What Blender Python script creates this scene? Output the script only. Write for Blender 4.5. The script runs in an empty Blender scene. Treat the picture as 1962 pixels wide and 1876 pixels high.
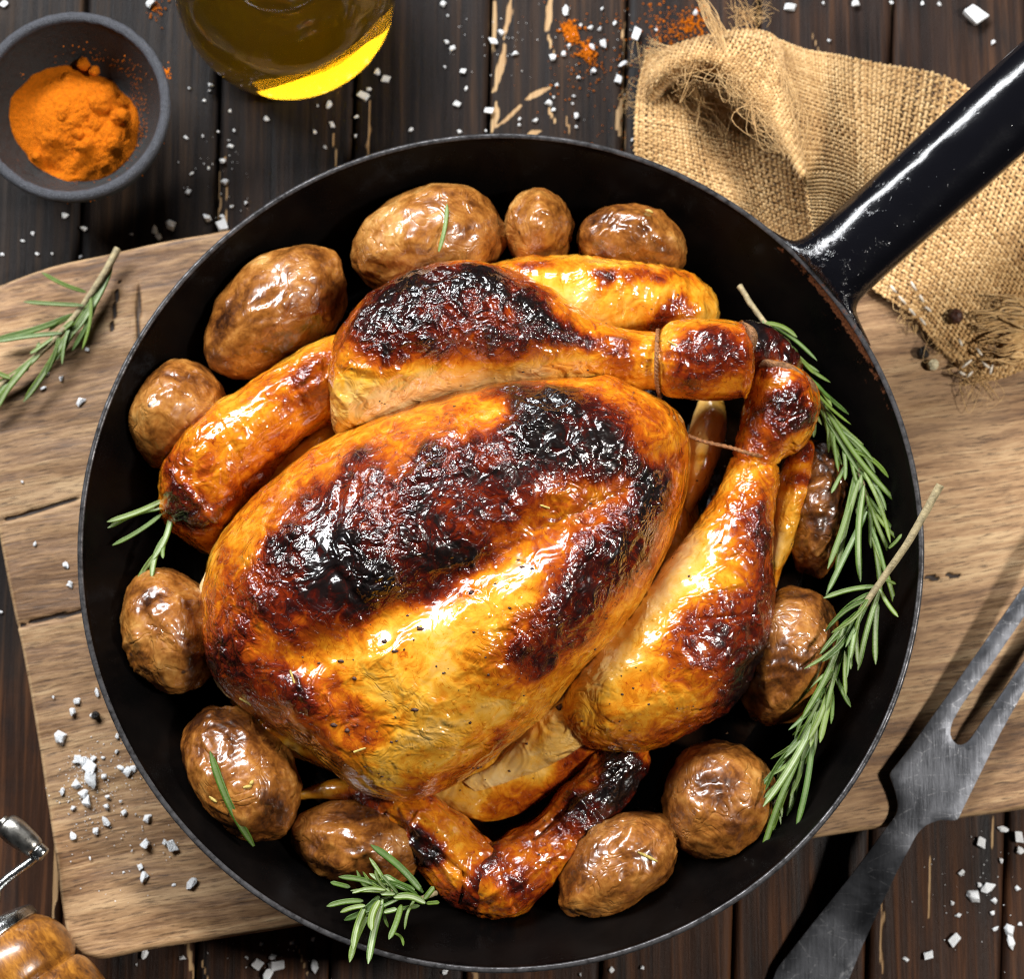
import bpy, bmesh, math, random
import numpy as np
from mathutils import Vector, Matrix
from mathutils.geometry import delaunay_2d_cdt

sc = bpy.context.scene
COL = sc.collection
rnd = random.Random(7)
RNG = np.random.default_rng(11)

# ------------------------------------------------------------------ camera
TILT = math.radians(9.0); DIST = 0.70; AIM_Z = 0.068; FRAME_W = 0.339
FWD = np.array([0, math.sin(TILT), -math.cos(TILT)])
UPV = np.array([0, math.cos(TILT), math.sin(TILT)])
CAM = np.array([0, 0, AIM_Z]) - DIST * FWD
KF = FRAME_W / 2 / DIST
cam_d = bpy.data.cameras.new('camera')
cam = bpy.data.objects.new('camera', cam_d); COL.objects.link(cam)
cam.location = CAM.tolist(); cam.rotation_euler = (TILT, 0, 0)
cam_d.sensor_width = 36; cam_d.sensor_fit = 'HORIZONTAL'
cam_d.lens = 18 / KF
cam_d.clip_start = 0.01; cam_d.clip_end = 50
cam_d.dof.use_dof = True; cam_d.dof.focus_distance = 0.655; cam_d.dof.aperture_fstop = 14.0
sc.camera = cam

# ------------------------------------------------------------------ world and lamps
w = bpy.data.worlds.new('World'); sc.world = w; w.use_nodes = True
bg = w.node_tree.nodes['Background']
bg.inputs[0].default_value = (0.75, 0.86, 1.0, 1); bg.inputs[1].default_value = 0.012

def area(name, loc, target, sx, sy, power, col):
    d = bpy.data.lights.new(name, 'AREA'); d.shape = 'RECTANGLE'; d.size = sx; d.size_y = sy
    d.energy = power; d.color = col
    o = bpy.data.objects.new(name, d); COL.objects.link(o); o.location = loc
    o.rotation_euler = (Vector(target) - Vector(loc)).to_track_quat('-Z', 'Y').to_euler()
    return o
area('window_lamp', (-0.55, 0.98, 1.02), (0, 0, 0.05), 1.45, 0.36, 57, (0.96, 0.98, 1.0))
area('side_lamp', (0.82, -0.10, 1.00), (0.05, 0, 0.05), 0.12, 0.12, 15, (1.0, 0.96, 0.90))

sc.view_settings.view_transform = 'Standard'; sc.view_settings.look = 'None'
sc.view_settings.exposure = 0.0; sc.view_settings.gamma = 1.0
sc.view_settings.use_curve_mapping = False
sc.render.engine = 'CYCLES'
sc.cycles.use_denoising = True; sc.cycles.denoising_prefilter = 'NONE'; sc.cycles.filter_width = 1.05
sc.cycles.max_bounces = 10; sc.cycles.diffuse_bounces = 3; sc.cycles.glossy_bounces = 3; sc.cycles.transmission_bounces = 10; sc.cycles.volume_bounces = 2; sc.cycles.transparent_max_bounces = 12
sc.cycles.sample_clamp_indirect = 6.0

# ------------------------------------------------------------------ layout helpers (photo plan -> place)
def at(vx, vy, z):
    """point on the horizontal plane z (metres) seen at plan position (vx, vy); arrays allowed"""
    vx, vy, z = np.broadcast_arrays(np.asarray(vx, float), np.asarray(vy, float), np.asarray(z, float))
    d = FWD + ((vx - 980.5) / 980.5 * KF)[..., None] * np.array([1., 0, 0]) - ((vy - 938) / 980.5 * KF)[..., None] * UPV
    t = (z - CAM[2]) / d[..., 2]
    return CAM + d * t[..., None]
def plan(p):
    q = np.asarray(p) - CAM; zz = q @ FWD
    return 980.5 + 980.5 * q[..., 0] / zz / KF, 938 - 980.5 * (q @ UPV) / zz / KF
MM = 0.001
PX = FRAME_W / 1961

# ------------------------------------------------------------------ noise
_perm = np.random.default_rng(3).permutation(256).astype(np.int64); _perm = np.concatenate([_perm, _perm, _perm])
_grad = np.random.default_rng(4).normal(size=(256, 3)); _grad /= np.linalg.norm(_grad, axis=1)[:, None]
def pn(p):
    p = np.asarray(p, float); i = np.floor(p).astype(np.int64); f = p - i; i &= 255
    u = f * f * f * (f * (f * 6 - 15) + 10)
    out = 0
    for dx in (0, 1):
        for dy in (0, 1):
            for dz in (0, 1):
                h = _perm[_perm[_perm[i[..., 0] + dx] + i[..., 1] + dy] + i[..., 2] + dz]
                g = _grad[h]
                n = ((f - np.array([dx, dy, dz])) * g).sum(-1)
                wx = u[..., 0] if dx else 1 - u[..., 0]
                wy = u[..., 1] if dy else 1 - u[..., 1]
                wz = u[..., 2] if dz else 1 - u[..., 2]
                out = out + n * wx * wy * wz
    return out * 1.6
def fbm(p, o=4, g=0.5):
    a = 1; s = 0
    for k in range(o):
        s = s + a * pn(p * 2 ** k + 17.3 * k); a *= g
    return s
def ridge(p, o=3):
    a = 1; s = 0
    for k in range(o):
        s = s + a * (1 - 2.2 * np.abs(pn(p * 2 ** k + 9.1 * k))); a *= 0.5
    return s
def sstep(a, b, x):
    t = np.clip((x - a) / (b - a), 0, 1); return t * t * (3 - 2 * t)

# ------------------------------------------------------------------ object helpers
def props(o, label=None, cat=None, group=None, kind=None):
    if label: o['label'] = label
    if cat: o['category'] = cat
    if group: o['group'] = group
    if kind: o['kind'] = kind
    return o
def thing(name, label, cat, base, group=None):
    e = bpy.data.objects.new(name, None); COL.objects.link(e); e.location = [float(x) for x in base]
    e.empty_display_size = 0.01
    return props(e, label, cat, group)
def root_loc(o):
    v = Vector((0, 0, 0))
    while o is not None: v += o.location; o = o.parent
    return v
def make_mesh(name, V, F, mats, smooth=True, attrs=None, uv=None, fmat=None):
    me = bpy.data.meshes.new(name)
    V = np.asarray(V, float)
    if isinstance(F, np.ndarray):
        n, k = F.shape
        me.vertices.add(len(V)); me.vertices.foreach_set('co', V.ravel().astype(np.float32))
        me.loops.add(n * k); me.loops.foreach_set('vertex_index', F.ravel().astype(np.int32))
        me.polygons.add(n); me.polygons.foreach_set('loop_start', (np.arange(n) * k).astype(np.int32))
        me.update(calc_edges=True)
        me.validate()
    else:
        me.from_pydata(V.tolist(), [], [list(f) for f in F]); me.update()
    for m in (mats if isinstance(mats, (list, tuple)) else [mats]): me.materials.append(m)
    if fmat is not None: me.polygons.foreach_set('material_index', np.asarray(fmat, np.int32))
    me.polygons.foreach_set('use_smooth', np.full(len(me.polygons), smooth, bool))
    for k_, a in (attrs or {}).items():
        at_ = me.attributes.new(k_, 'FLOAT', 'POINT'); at_.data.foreach_set('value', np.asarray(a, np.float32))
    return me
def add(name, V, F, mats, parent=None, base=None, smooth=True, attrs=None, fmat=None):
    """V in world metres; the object's origin sits at base (or at the parent's)"""
    V = np.asarray(V, float)
    if parent is not None: b = np.array(root_loc(parent))
    elif base is not None: b = np.asarray(base, float)
    else: b = np.array([(V[:, 0].min() + V[:, 0].max()) / 2, (V[:, 1].min() + V[:, 1].max()) / 2, V[:, 2].min()])
    me = make_mesh(name, V - b, F, mats, smooth, attrs, None, fmat)
    o = bpy.data.objects.new(name, me); COL.objects.link(o)
    if parent is not None: o.parent = parent
    else: o.location = b.tolist()
    return o
def grid_faces(n, m, wrap_m=False, wrap_n=False):
    i = np.arange(n if wrap_n else n - 1)[:, None]; j = np.arange(m if wrap_m else m - 1)[None, :]
    a = i * m + j; b = i * m + (j + 1) % m; c = ((i + 1) % n) * m + (j + 1) % m; d = ((i + 1) % n) * m + j
    return np.stack([a, b, c, d], -1).reshape(-1, 4)
def vnormals(V, F):
    n = np.zeros_like(V); fn = np.cross(V[F[:, 2]] - V[F[:, 0]], V[F[:, 3]] - V[F[:, 1]])
    for k in range(4): np.add.at(n, F[:, k], fn)
    return n / (np.linalg.norm(n, axis=1)[:, None] + 1e-12)
def crom(P, n, closed=False):
    """Catmull-Rom through rows of P, n samples"""
    P = np.asarray(P, float); m = len(P)
    if closed:
        t = np.linspace(0, m, n, endpoint=False); i = np.floor(t).astype(int); f = (t - i)[:, None]
        a, b, c, d = P[(i - 1) % m], P[i % m], P[(i + 1) % m], P[(i + 2) % m]
    else:
        t = np.linspace(0, m - 1, n); i = np.minimum(np.floor(t).astype(int), m - 2); f = (t - i)[:, None]
        Q = np.vstack([2 * P[:1] - P[1:2], P, 2 * P[-1:] - P[-2:-1]])
        a, b, c, d = Q[i], Q[i + 1], Q[i + 2], Q[i + 3]
    return 0.5 * (2 * b + (c - a) * f + (2 * a - 5 * b + 4 * c - d) * f * f + (3 * b - a - 3 * c + d) * f ** 3)
def tube(P, r, n=8, cap=True):
    """tube round polyline P (k,3); r scalar or (k,)"""
    P = np.asarray(P, float); k = len(P); r = np.broadcast_to(np.asarray(r, float), (k,))
    T = np.gradient(P, axis=0); T /= np.linalg.norm(T, axis=1)[:, None] + 1e-12
    ref = np.array([0, 0, 1.]) if abs(T[:, 2]).mean() < 0.8 else np.array([1., 0, 0])
    A = np.cross(T, ref); A /= np.linalg.norm(A, axis=1)[:, None] + 1e-12; B = np.cross(A, T)
    th = np.linspace(0, 2 * math.pi, n, endpoint=False)
    V = P[:, None] + r[:, None, None] * (A[:, None] * np.cos(th)[None, :, None] + B[:, None] * np.sin(th)[None, :, None])
    V = V.reshape(-1, 3); F = grid_faces(k, n, wrap_m=True)
    return V, F
def join(parts):
    V = []; F = []; o = 0
    for v, f in parts:
        V.append(v); F.append(f + o); o += len(v)
    return np.vstack(V), np.vstack(F)
def lathe(prof, base, axis=(0, 0, 1), n=96):
    """profile [(r, h)] round an axis from base"""
    prof = np.asarray(prof, float); ax = Vector(axis).normalized()
    q = Vector((0, 0, 1)).rotation_difference(ax).to_matrix(); Rm = np.array(q)
    th = np.linspace(0, 2 * math.pi, n, endpoint=False)
    V = np.stack([prof[:, 0:1] * np.cos(th), prof[:, 0:1] * np.sin(th), np.repeat(prof[:, 1:2], n, 1)], -1).reshape(-1, 3)
    return V @ Rm.T + np.asarray(base), grid_faces(len(prof), n, wrap_m=True)

# ------------------------------------------------------------------ material helpers
class Mat:
    def __init__(s, name):
        s.m = bpy.data.materials.new(name); s.m.use_nodes = True
        s.t = s.m.node_tree; s.b = s.t.nodes['Principled BSDF']; s.out = s.t.nodes['Material Output']
        s.tc = s.t.nodes.new('ShaderNodeTexCoord')
    def n(s, kind, **kw):
        nd = s.t.nodes.new('ShaderNode' + kind)
        for k, v in kw.items(): setattr(nd, k, v)
        return nd
    def put(s, sock, v):
        if isinstance(v, bpy.types.NodeSocket): s.t.links.new(v, sock)
        else:
            try: sock.default_value = v
            except Exception: sock.default_value = (*v, 1) if len(v) == 3 else v
    def set(s, **kw):
        names = dict(color='Base Color', rough='Roughness', metal='Metallic', normal='Normal', spec='Specular IOR Level', ior='IOR',
                     trans='Transmission Weight', sss='Subsurface Weight', sssr='Subsurface Radius', ssss='Subsurface Scale',
                     coat='Coat Weight', coatr='Coat Roughness', sheen='Sheen Weight', coatn='Coat Normal')
        for k, v in kw.items(): s.put(s.b.inputs[names[k]], v)
        return s
    def vec(s, scale=(1, 1, 1), rot=(0, 0, 0), loc=(0, 0, 0), src='Object', v=None):
        mp = s.n('Mapping'); s.put(mp.inputs[0], v if v is not None else s.tc.outputs[src])
        mp.inputs['Scale'].default_value = scale; mp.inputs['Rotation'].default_value = rot; mp.inputs['Location'].default_value = loc
        return mp.outputs[0]
    def noise(s, scale, detail=4, rough=0.55, dist=0, v=None, out=0, ntype=None):
        nd = s.n('TexNoise'); s.put(nd.inputs['Vector'], v if v is not None else s.tc.outputs['Object'])
        nd.inputs['Scale'].default_value = scale; nd.inputs['Detail'].default_value = detail
        nd.inputs['Roughness'].default_value = rough; nd.inputs['Distortion'].default_value = dist
        return nd.outputs[out]
    def voro(s, scale, feature='F1', v=None, out='Distance', rand=1.0):
        nd = s.n('TexVoronoi', feature=feature); s.put(nd.inputs['Vector'], v if v is not None else s.tc.outputs['Object'])
        nd.inputs['Scale'].default_value = scale; nd.inputs['Randomness'].default_value = rand
        return nd.outputs[out]
    def math(s, op, a, b=0.0, c=0.0, clamp=False):
        nd = s.n('Math', operation=op, use_clamp=clamp)
        for k, x in enumerate((a, b, c)):
            if k < len(nd.inputs): s.put(nd.inputs[k], x)
        return nd.outputs[0]
    def mr(s, v, a, b, c=0.0, d=1.0, smooth=False):
        nd = s.n('MapRange', interpolation_type='SMOOTHSTEP' if smooth else 'LINEAR', clamp=True)
        for k, x in enumerate((v, a, b, c, d)): s.put(nd.inputs[k], x)
        return nd.outputs[0]
    def ramp(s, v, stops, interp='LINEAR'):
        nd = s.n('ValToRGB'); s.put(nd.inputs[0], v); cr = nd.color_ramp; cr.interpolation = interp
        while len(cr.elements) > len(stops): cr.elements.remove(cr.elements[-1])
        while len(cr.elements) < len(stops): cr.elements.new(0.5)
        for e, (p, c) in zip(cr.elements, stops): e.position = p; e.color = (*c, 1) if len(c) == 3 else c
        return nd.outputs[0]
    def mix(s, f, a, b, mode='MIX'):
        nd = s.n('Mix', data_type='RGBA', blend_type=mode); s.put(nd.inputs[0], f); s.put(nd.inputs[6], a); s.put(nd.inputs[7], b)
        return nd.outputs[2]
    def attr(s, name, out='Fac'):
        nd = s.n('Attribute', attribute_name=name); return nd.outputs[out]
    def rand(s): return s.n('ObjectInfo').outputs['Random']
    def bump(s, h, strength=1.0, dist=0.001, normal=None):
        nd = s.n('Bump'); s.put(nd.inputs['Height'], h); nd.inputs['Strength'].default_value = strength
        nd.inputs['Distance'].default_value = dist
        if normal is not None: s.put(nd.inputs['Normal'], normal)
        return nd.outputs[0]

# ================================================================== materials
def m_skin():
    m = Mat('roast_skin')
    n1 = m.noise(150, 3, 0.62, 1.4); n2 = m.noise(560, 2, 0.6, 0.6)
    nz = m.math('ADD', m.math('MULTIPLY', m.math('SUBTRACT', n1, 0.5), 0.52), m.math('MULTIPLY', m.math('SUBTRACT', n2, 0.5), 0.13))
    at_ = m.attr('roast'); patch = m.attr('patch')
    r = m.math('ADD', at_, m.math('MULTIPLY', nz, m.mr(at_, 0.05, 0.55, 0.55, 1.0)))
    crn = m.noise(150, 2, 0.45, 1.6, m.vec((1, 1, 1), loc=(3, 1, 2)))
    cr = m.math('ABSOLUTE', m.math('SUBTRACT', crn, 0.5))
    r = m.math('ADD', r, m.math('MULTIPLY', m.mr(cr, 0.0, 0.012, 0.12, 0.0), m.math('SUBTRACT', 1.0, patch)))     # hair-thin darker veins
    col = m.ramp(r, [(0.0, (0.82, 0.58, 0.26)), (0.15, (0.78, 0.45, 0.11)), (0.27, (0.76, 0.36, 0.032)), (0.38, (0.62, 0.20, 0.008)), (0.50, (0.38, 0.070, 0.004)),
                     (0.62, (0.17, 0.017, 0.003)), (0.73, (0.048, 0.005, 0.003)), (0.83, (0.009, 0.0045, 0.004)), (1.0, (0.004, 0.004, 0.0045))])
    char = m.mr(r, 0.52, 0.85, smooth=True)
    # taut oily skin: soft wrinkles that break the sheen into glints, glossy blisters where it charred
    wl = m.noise(115, 1.5, 0.45, 1.3)
    h = m.math('ADD', m.math('MULTIPLY', wl, m.mr(patch, 0.0, 1.0, 0.55, 1.25)), m.math('MULTIPLY', m.math('MULTIPLY', m.mr(cr, 0.0, 0.14), 0.09), patch))
    bl = m.noise(150, 1.5, 0.45, 2.2)
    h = m.math('ADD', h, m.math('MULTIPLY', char, m.math('MULTIPLY', bl, m.mr(patch, 0.0, 1.0, 0.3, 0.95))))
    dots = m.mr(m.voro(360, 'F1'), 0.04, 0.30, 0.13, 0.0)
    h = m.math('ADD', h, m.math('MULTIPLY', dots, m.attr('drops')))
    nrm = m.bump(h, 0.9, 0.0020)
    ro = m.mr(n1, 0.3, 0.7, 0.14, 0.28)
    m.set(color=col, rough=ro, normal=nrm, spec=0.5, coat=0.8, coatr=0.035, coatn=nrm)
    return m.m
M_SKIN = m_skin()

def m_potato():
    m = Mat('potato_skin')
    rnd_ = m.rand()
    off = m.n('VectorMath', operation='ADD'); m.put(off.inputs[0], m.tc.outputs['Object'])
    cmb = m.n('CombineXYZ')
    for k in range(3): m.put(cmb.inputs[k], m.math('MULTIPLY', rnd_, 3.7 + k))
    m.put(off.inputs[1], cmb.outputs[0]); v = off.outputs[0]
    n1 = m.noise(48, 4, 0.6, 0.8, v); n2 = m.noise(260, 4, 0.65, 0.8, v); n3 = m.noise(1000, 3, 0.6, 0, v)
    t = m.math('ADD', m.math('MULTIPLY', n1, 0.70), m.math('ADD', m.math('MULTIPLY', n2, 0.42), m.math('MULTIPLY', n3, 0.16)))
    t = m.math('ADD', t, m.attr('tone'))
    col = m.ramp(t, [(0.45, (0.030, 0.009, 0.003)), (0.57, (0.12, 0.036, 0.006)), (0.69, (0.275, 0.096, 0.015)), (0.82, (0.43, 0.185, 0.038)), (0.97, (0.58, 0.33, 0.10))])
    sp = m.mr(m.voro(85, 'F1', v), 0.04, 0.09, 0.9, 0.0)
    col = m.mix(sp, col, (0.03, 0.012, 0.006, 1))
    h = m.math('ADD', m.math('MULTIPLY', m.noise(80, 1, 0.4, 1.4, v), 1.0), m.math('MULTIPLY', n3, 0.015))
    cr = m.math('ABSOLUTE', m.math('SUBTRACT', m.noise(110, 2, 0.5, 1.2, v), 0.5))
    h = m.math('ADD', h, m.math('MULTIPLY', m.mr(cr, 0.0, 0.07), m.mr(n1, 0.42, 0.6, 0.0, 0.35)))
    fw = m.noise(1, 1, 0.4, 1.4, m.vec((260, 90, 170), v=v)); h = m.math('ADD', h, m.math('MULTIPLY', fw, m.mr(n1, 0.42, 0.60, 0.45, 0.05)))
    nrm = m.bump(h, 0.55, 0.0014)
    m.set(color=col, rough=m.mr(n1, 0.35, 0.65, 0.24, 0.46), normal=nrm, spec=0.5, coat=0.7, coatr=0.09, coatn=nrm)
    return m.m
M_POTATO = m_potato()

def m_plank():
    m = Mat('stained_planks')
    cmb = m.n('CombineXYZ'); r = m.rand()
    for k in range(3): m.put(cmb.inputs[k], m.math('MULTIPLY', r, 2.3 + 1.7 * k))
    off = m.n('VectorMath', operation='ADD'); m.put(off.inputs[0], m.tc.outputs['Object']); m.put(off.inputs[1], cmb.outputs[0])
    v = off.outputs[0]
    g1 = m.noise(1, 6, 0.72, 0.4, m.vec((520, 11, 20), v=v)); g2 = m.noise(1, 5, 0.6, 0.6, m.vec((130, 6, 20), v=v))
    pat = m.noise(16, 4, 0.6, 0.3, v)
    st = m.math('ADD', m.math('MULTIPLY', g1, 0.55), m.math('MULTIPLY', g2, 0.45))
    dark = m.ramp(st, [(0.36, (0.004, 0.0035, 0.004)), (0.48, (0.011, 0.0085, 0.008)), (0.58, (0.026, 0.017, 0.012)), (0.70, (0.075, 0.040, 0.020))])
    brown = m.ramp(st, [(0.3, (0.010, 0.006, 0.004)), (0.5, (0.034, 0.014, 0.007)), (0.7, (0.13, 0.05, 0.018))])
    bm = m.math('MULTIPLY', m.attr('brown'), m.mr(m.math('ADD', m.math('MULTIPLY', pat, 0.6), m.math('MULTIPLY', g2, 0.4)), 0.36, 0.56, smooth=True))
    col = m.mix(bm, dark, brown)
    wear = m.mr(m.math('ADD', m.attr('wear'), m.math('MULTIPLY', m.math('SUBTRACT', g1, 0.5), 0.9)), 0.38, 0.62, smooth=True)
    raw = m.ramp(g1, [(0.3, (0.25, 0.13, 0.055)), (0.7, (0.56, 0.38, 0.20))])
    col = m.mix(wear, col, raw)
    h = m.math('ADD', m.math('MULTIPLY', g1, 0.7), m.math('MULTIPLY', m.noise(900, 3, 0.6, 0, v), 0.12))
    h = m.math('SUBTRACT', h, m.math('MULTIPLY', wear, 0.4))
    nrm = m.bump(h, 0.7, 0.0009)
    m.set(color=col, rough=m.mr(g2, 0.3, 0.7, 0.42, 0.62), normal=nrm, spec=0.12)
    return m.m
M_PLANK = m_plank()

def m_board():
    m = Mat('cutting_board_wood')
    a = math.radians(-10)
    v = m.vec((1, 1, 1), rot=(0, 0, a))
    dist = m.noise(9, 3, 0.5, 0, v)
    dv = m.n('CombineXYZ'); m.put(dv.inputs[1], m.math('MULTIPLY', m.math('SUBTRACT', dist, 0.5), 0.012))
    ad = m.n('VectorMath', operation='ADD'); m.put(ad.inputs[0], v); m.put(ad.inputs[1], dv.outputs[0]); v = ad.outputs[0]
    g1 = m.noise(1, 6, 0.65, 0.3, m.vec((22, 320, 60), v=v)); g2 = m.noise(1, 5, 0.6, 0.5, m.vec((5, 75, 30), v=v)); g3 = m.noise(1, 4, 0.7, 0, m.vec((110, 850, 60), v=v))
    pat = m.noise(13, 3, 0.55, 0.4, v)
    t = m.math('ADD', m.math('MULTIPLY', g1, 0.34), m.math('ADD', m.math('MULTIPLY', g2, 0.42), m.math('MULTIPLY', g3, 0.24)))
    col = m.ramp(t, [(0.36, (0.038, 0.016, 0.006)), (0.45, (0.15, 0.072, 0.029)), (0.53, (0.345, 0.200, 0.095)), (0.63, (0.57, 0.39, 0.21))])
    col = m.mix(m.mr(pat, 0.35, 0.7, 0.0, 0.30), col, (0.24, 0.135, 0.065, 1))
    col = m.mix(m.math('MULTIPLY', m.math('MAXIMUM', m.attr('pale'), 0.0), 0.7), col, m.ramp(g1, [(0.3, (0.40, 0.24, 0.12)), (0.7, (0.62, 0.44, 0.25))]))
    pore = m.noise(1, 3, 0.6, 0, m.vec((150, 2300, 80), v=v)); col = m.mix(m.mr(pore, 0.54, 0.64, 0.0, 0.75), col, (0.035, 0.016, 0.007, 1))
    ck = m.mr(m.attr('crack'), 0.15, 0.7, smooth=True)
    col = m.mix(ck, col, (0.022, 0.012, 0.008, 1))
    h = m.math('ADD', m.math('MULTIPLY', g1, 0.6), m.math('MULTIPLY', g3, 0.35)); h = m.math('SUBTRACT', h, m.math('MULTIPLY', ck, 1.0))
    m.set(color=col, rough=m.mr(g1, 0.3, 0.7, 0.5, 0.68), normal=m.bump(h, 0.8, 0.0007), spec=0.35)
    return m.m
M_BOARD = m_board()

def m_iron():
    m = Mat('seasoned_iron')
    n1 = m.noise(45, 5, 0.6, 0.3); n2 = m.noise(420, 4, 0.65); n3 = m.noise(1500, 2, 0.6)
    col = m.ramp(n1, [(0.35, (0.0016, 0.0014, 0.0014)), (0.7, (0.004, 0.003, 0.0026))])
    wear = m.mr(m.math('ADD', m.attr('wear'), m.math('MULTIPLY', m.math('SUBTRACT', n2, 0.5), 0.45)), 0.40, 0.80, smooth=True)
    col = m.mix(wear, col, (0.16, 0.155, 0.16, 1))
    rust = m.mr(m.math('ADD', m.attr('rust'), m.math('MULTIPLY', m.math('SUBTRACT', n2, 0.5), 1.6)), 0.55, 0.8, smooth=True)
    col = m.mix(rust, col, m.ramp(n3, [(0.3, (0.05, 0.015, 0.007)), (0.7, (0.16, 0.06, 0.025))]))
    h = m.math('ADD', m.math('MULTIPLY', n2, 0.6), m.math('MULTIPLY', n3, 0.25))
    m.set(color=col, metal=m.math('MULTIPLY', wear, 0.85), rough=m.math('ADD', m.mr(n1, 0.3, 0.7, 0.22, 0.36), m.math('MULTIPLY', rust, 0.3)), normal=m.bump(h, 0.18, 0.0005), spec=0.05)
    return m.m
M_IRON = m_iron()

def m_enamel():
    m = Mat('black_enamel')
    n1 = m.noise(300, 4, 0.65, 0.4); sp = m.voro(520, 'F1')
    grease = m.mr(m.math('ADD', m.attr('wear'), m.math('MULTIPLY', m.math('SUBTRACT', n1, 0.5), 1.1)), 0.30, 0.75, smooth=True)
    h = m.math('ADD', m.math('MULTIPLY', m.noise(620, 4, 0.7, 0.5), m.math('ADD', 0.12, m.math('MULTIPLY', grease, 1.8))), m.math('MULTIPLY', m.noise(120, 2, 0.5), 0.25))
    dust = m.mr(m.voro(230, 'F1'), 0.03, 0.055, 0.55, 0.0)
    col = m.mix(dust, (0.0035, 0.0035, 0.005, 1), (0.30, 0.32, 0.34, 1))
    rust = m.mr(m.math('ADD', m.attr('rust'), m.math('MULTIPLY', m.math('SUBTRACT', n1, 0.5), 1.4)), 0.5, 0.8, smooth=True)
    col = m.mix(rust, col, (0.055, 0.022, 0.012, 1))
    m.set(color=col, rough=m.math('ADD', m.math('MULTIPLY', grease, 0.16), m.math('ADD', 0.15, m.math('MULTIPLY', rust, 0.4))), normal=m.bump(h, 0.42, 0.0009), spec=0.5)
    return m.m
M_ENAMEL = m_enamel()

def m_simple(name, col, rough=0.5, metal=0.0, nscale=200, var=0.25, bump=0.3, bd=0.0005, **kw):
    m = Mat(name); n1 = m.noise(nscale, 4, 0.6)
    c2 = tuple(min(1, x * (1 + var)) for x in col); c1 = tuple(x * (1 - var) for x in col)
    m.set(color=m.ramp(n1, [(0.3, c1), (0.7, c2)]), rough=m.mr(n1, 0.3, 0.7, rough * 0.8, min(1, rough * 1.2)), metal=metal,
          normal=m.bump(m.noise(nscale * 3, 3, 0.6), bump, bd), **kw)
    return m.m
M_SALT = m_simple('salt', (0.90, 0.92, 0.95), 0.45, nscale=900, var=0.10, bump=0.6, bd=0.0006)
M_STEM = m_simple('rosemary_stem', (0.30, 0.24, 0.13), 0.7, nscale=500, var=0.4, bump=0.6)
M_TWINE = m_simple('roasted_twine', (0.25, 0.10, 0.03), 0.6, nscale=900, var=0.5, bump=0.8)
M_STONE = m_simple('grey_stoneware', (0.014, 0.0165, 0.017), 0.62, nscale=700, var=0.35, bump=0.6, bd=0.0007)
M_STONE_RIM = m_simple('pale_stoneware_rim', (0.048, 0.050, 0.060), 0.62, nscale=900, var=0.35, bump=0.8, bd=0.0008)
M_POWDER = m_simple('orange_powder', (0.68, 0.165, 0.004), 0.9, nscale=900, var=0.22, bump=1.0, bd=0.0012, spec=0.1)
M_FAT = m_simple('pale_skin_edge', (0.68, 0.47, 0.22), 0.30, nscale=300, var=0.2, bump=0.6, coat=0.3)
M_BONE = m_simple('bone_end', (0.28, 0.13, 0.05), 0.45, nscale=600, var=0.6, bump=1.0, bd=0.001)
M_HERB = m_simple('herb_flakes', (0.05, 0.016, 0.008), 0.5, nscale=900, var=0.8, bump=0.4)
M_HERBY = m_simple('dried_rosemary_bits', (0.46, 0.34, 0.08), 0.5, nscale=900, var=0.4, bump=0.4)
M_PEPPER = m_simple('black_pepper', (0.010, 0.008, 0.008), 0.35, nscale=900, var=0.5, bump=1.0, bd=0.0008)
M_WPEPPER = m_simple('white_pepper', (0.62, 0.55, 0.36), 0.5, nscale=900, var=0.2, bump=0.8)
M_CHROME = m_simple('worn_chrome', (0.55, 0.56, 0.55), 0.22, 1.0, nscale=500, var=0.2, bump=0.25)
M_NICKEL = m_simple('satin_nickel', (0.46, 0.44, 0.40), 0.30, 1.0, nscale=350, var=0.15, bump=0.15)

def m_steel():
    m = Mat('dark_steel')
    n1 = m.noise(60, 4, 0.6, 0.4); n2 = m.noise(1, 4, 0.6, 0, m.vec((900, 90, 90), rot=(0, 0, math.radians(-58)))); n3 = m.noise(700, 3, 0.6)
    col = m.ramp(n1, [(0.3, (0.075, 0.078, 0.088)), (0.7, (0.165, 0.17, 0.188))])
    sc_ = m.mr(m.voro(60, 'DISTANCE_TO_EDGE', v=m.vec((1, 3, 1), rot=(0, 0, 0.7))), 0.0, 0.02, 0.5, 0)
    col = m.mix(m.math('MULTIPLY', sc_, m.mr(n3, 0.45, 0.6)), col, (0.5, 0.5, 0.52, 1))
    m.set(color=col, metal=0.9, rough=m.mr(n1, 0.3, 0.7, 0.38, 0.56), normal=m.bump(m.math('ADD', n2, m.math('MULTIPLY', n3, 0.4)), 0.25, 0.0004))
    return m.m
M_STEEL = m_steel()

def m_turned():
    m = Mat('turned_wood')
    v = m.vec((1, 1, 1), rot=(0, 0, math.radians(52)))
    g = m.noise(1, 5, 0.65, 0.8, m.vec((260, 700, 260), v=v)); g2 = m.noise(70, 4, 0.6, 1.0)
    t = m.math('ADD', m.math('MULTIPLY', g, 0.5), m.math('MULTIPLY', g2, 0.5))
    col = m.ramp(t, [(0.34, (0.045, 0.014, 0.004)), (0.48, (0.20, 0.070, 0.010)), (0.62, (0.42, 0.17, 0.022)), (0.75, (0.52, 0.25, 0.05))])
    m.set(color=col, rough=0.30, normal=m.bump(g, 0.2, 0.0005), coat=0.4, coatr=0.12)
    return m.m
M_TURNED = m_turned()

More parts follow.
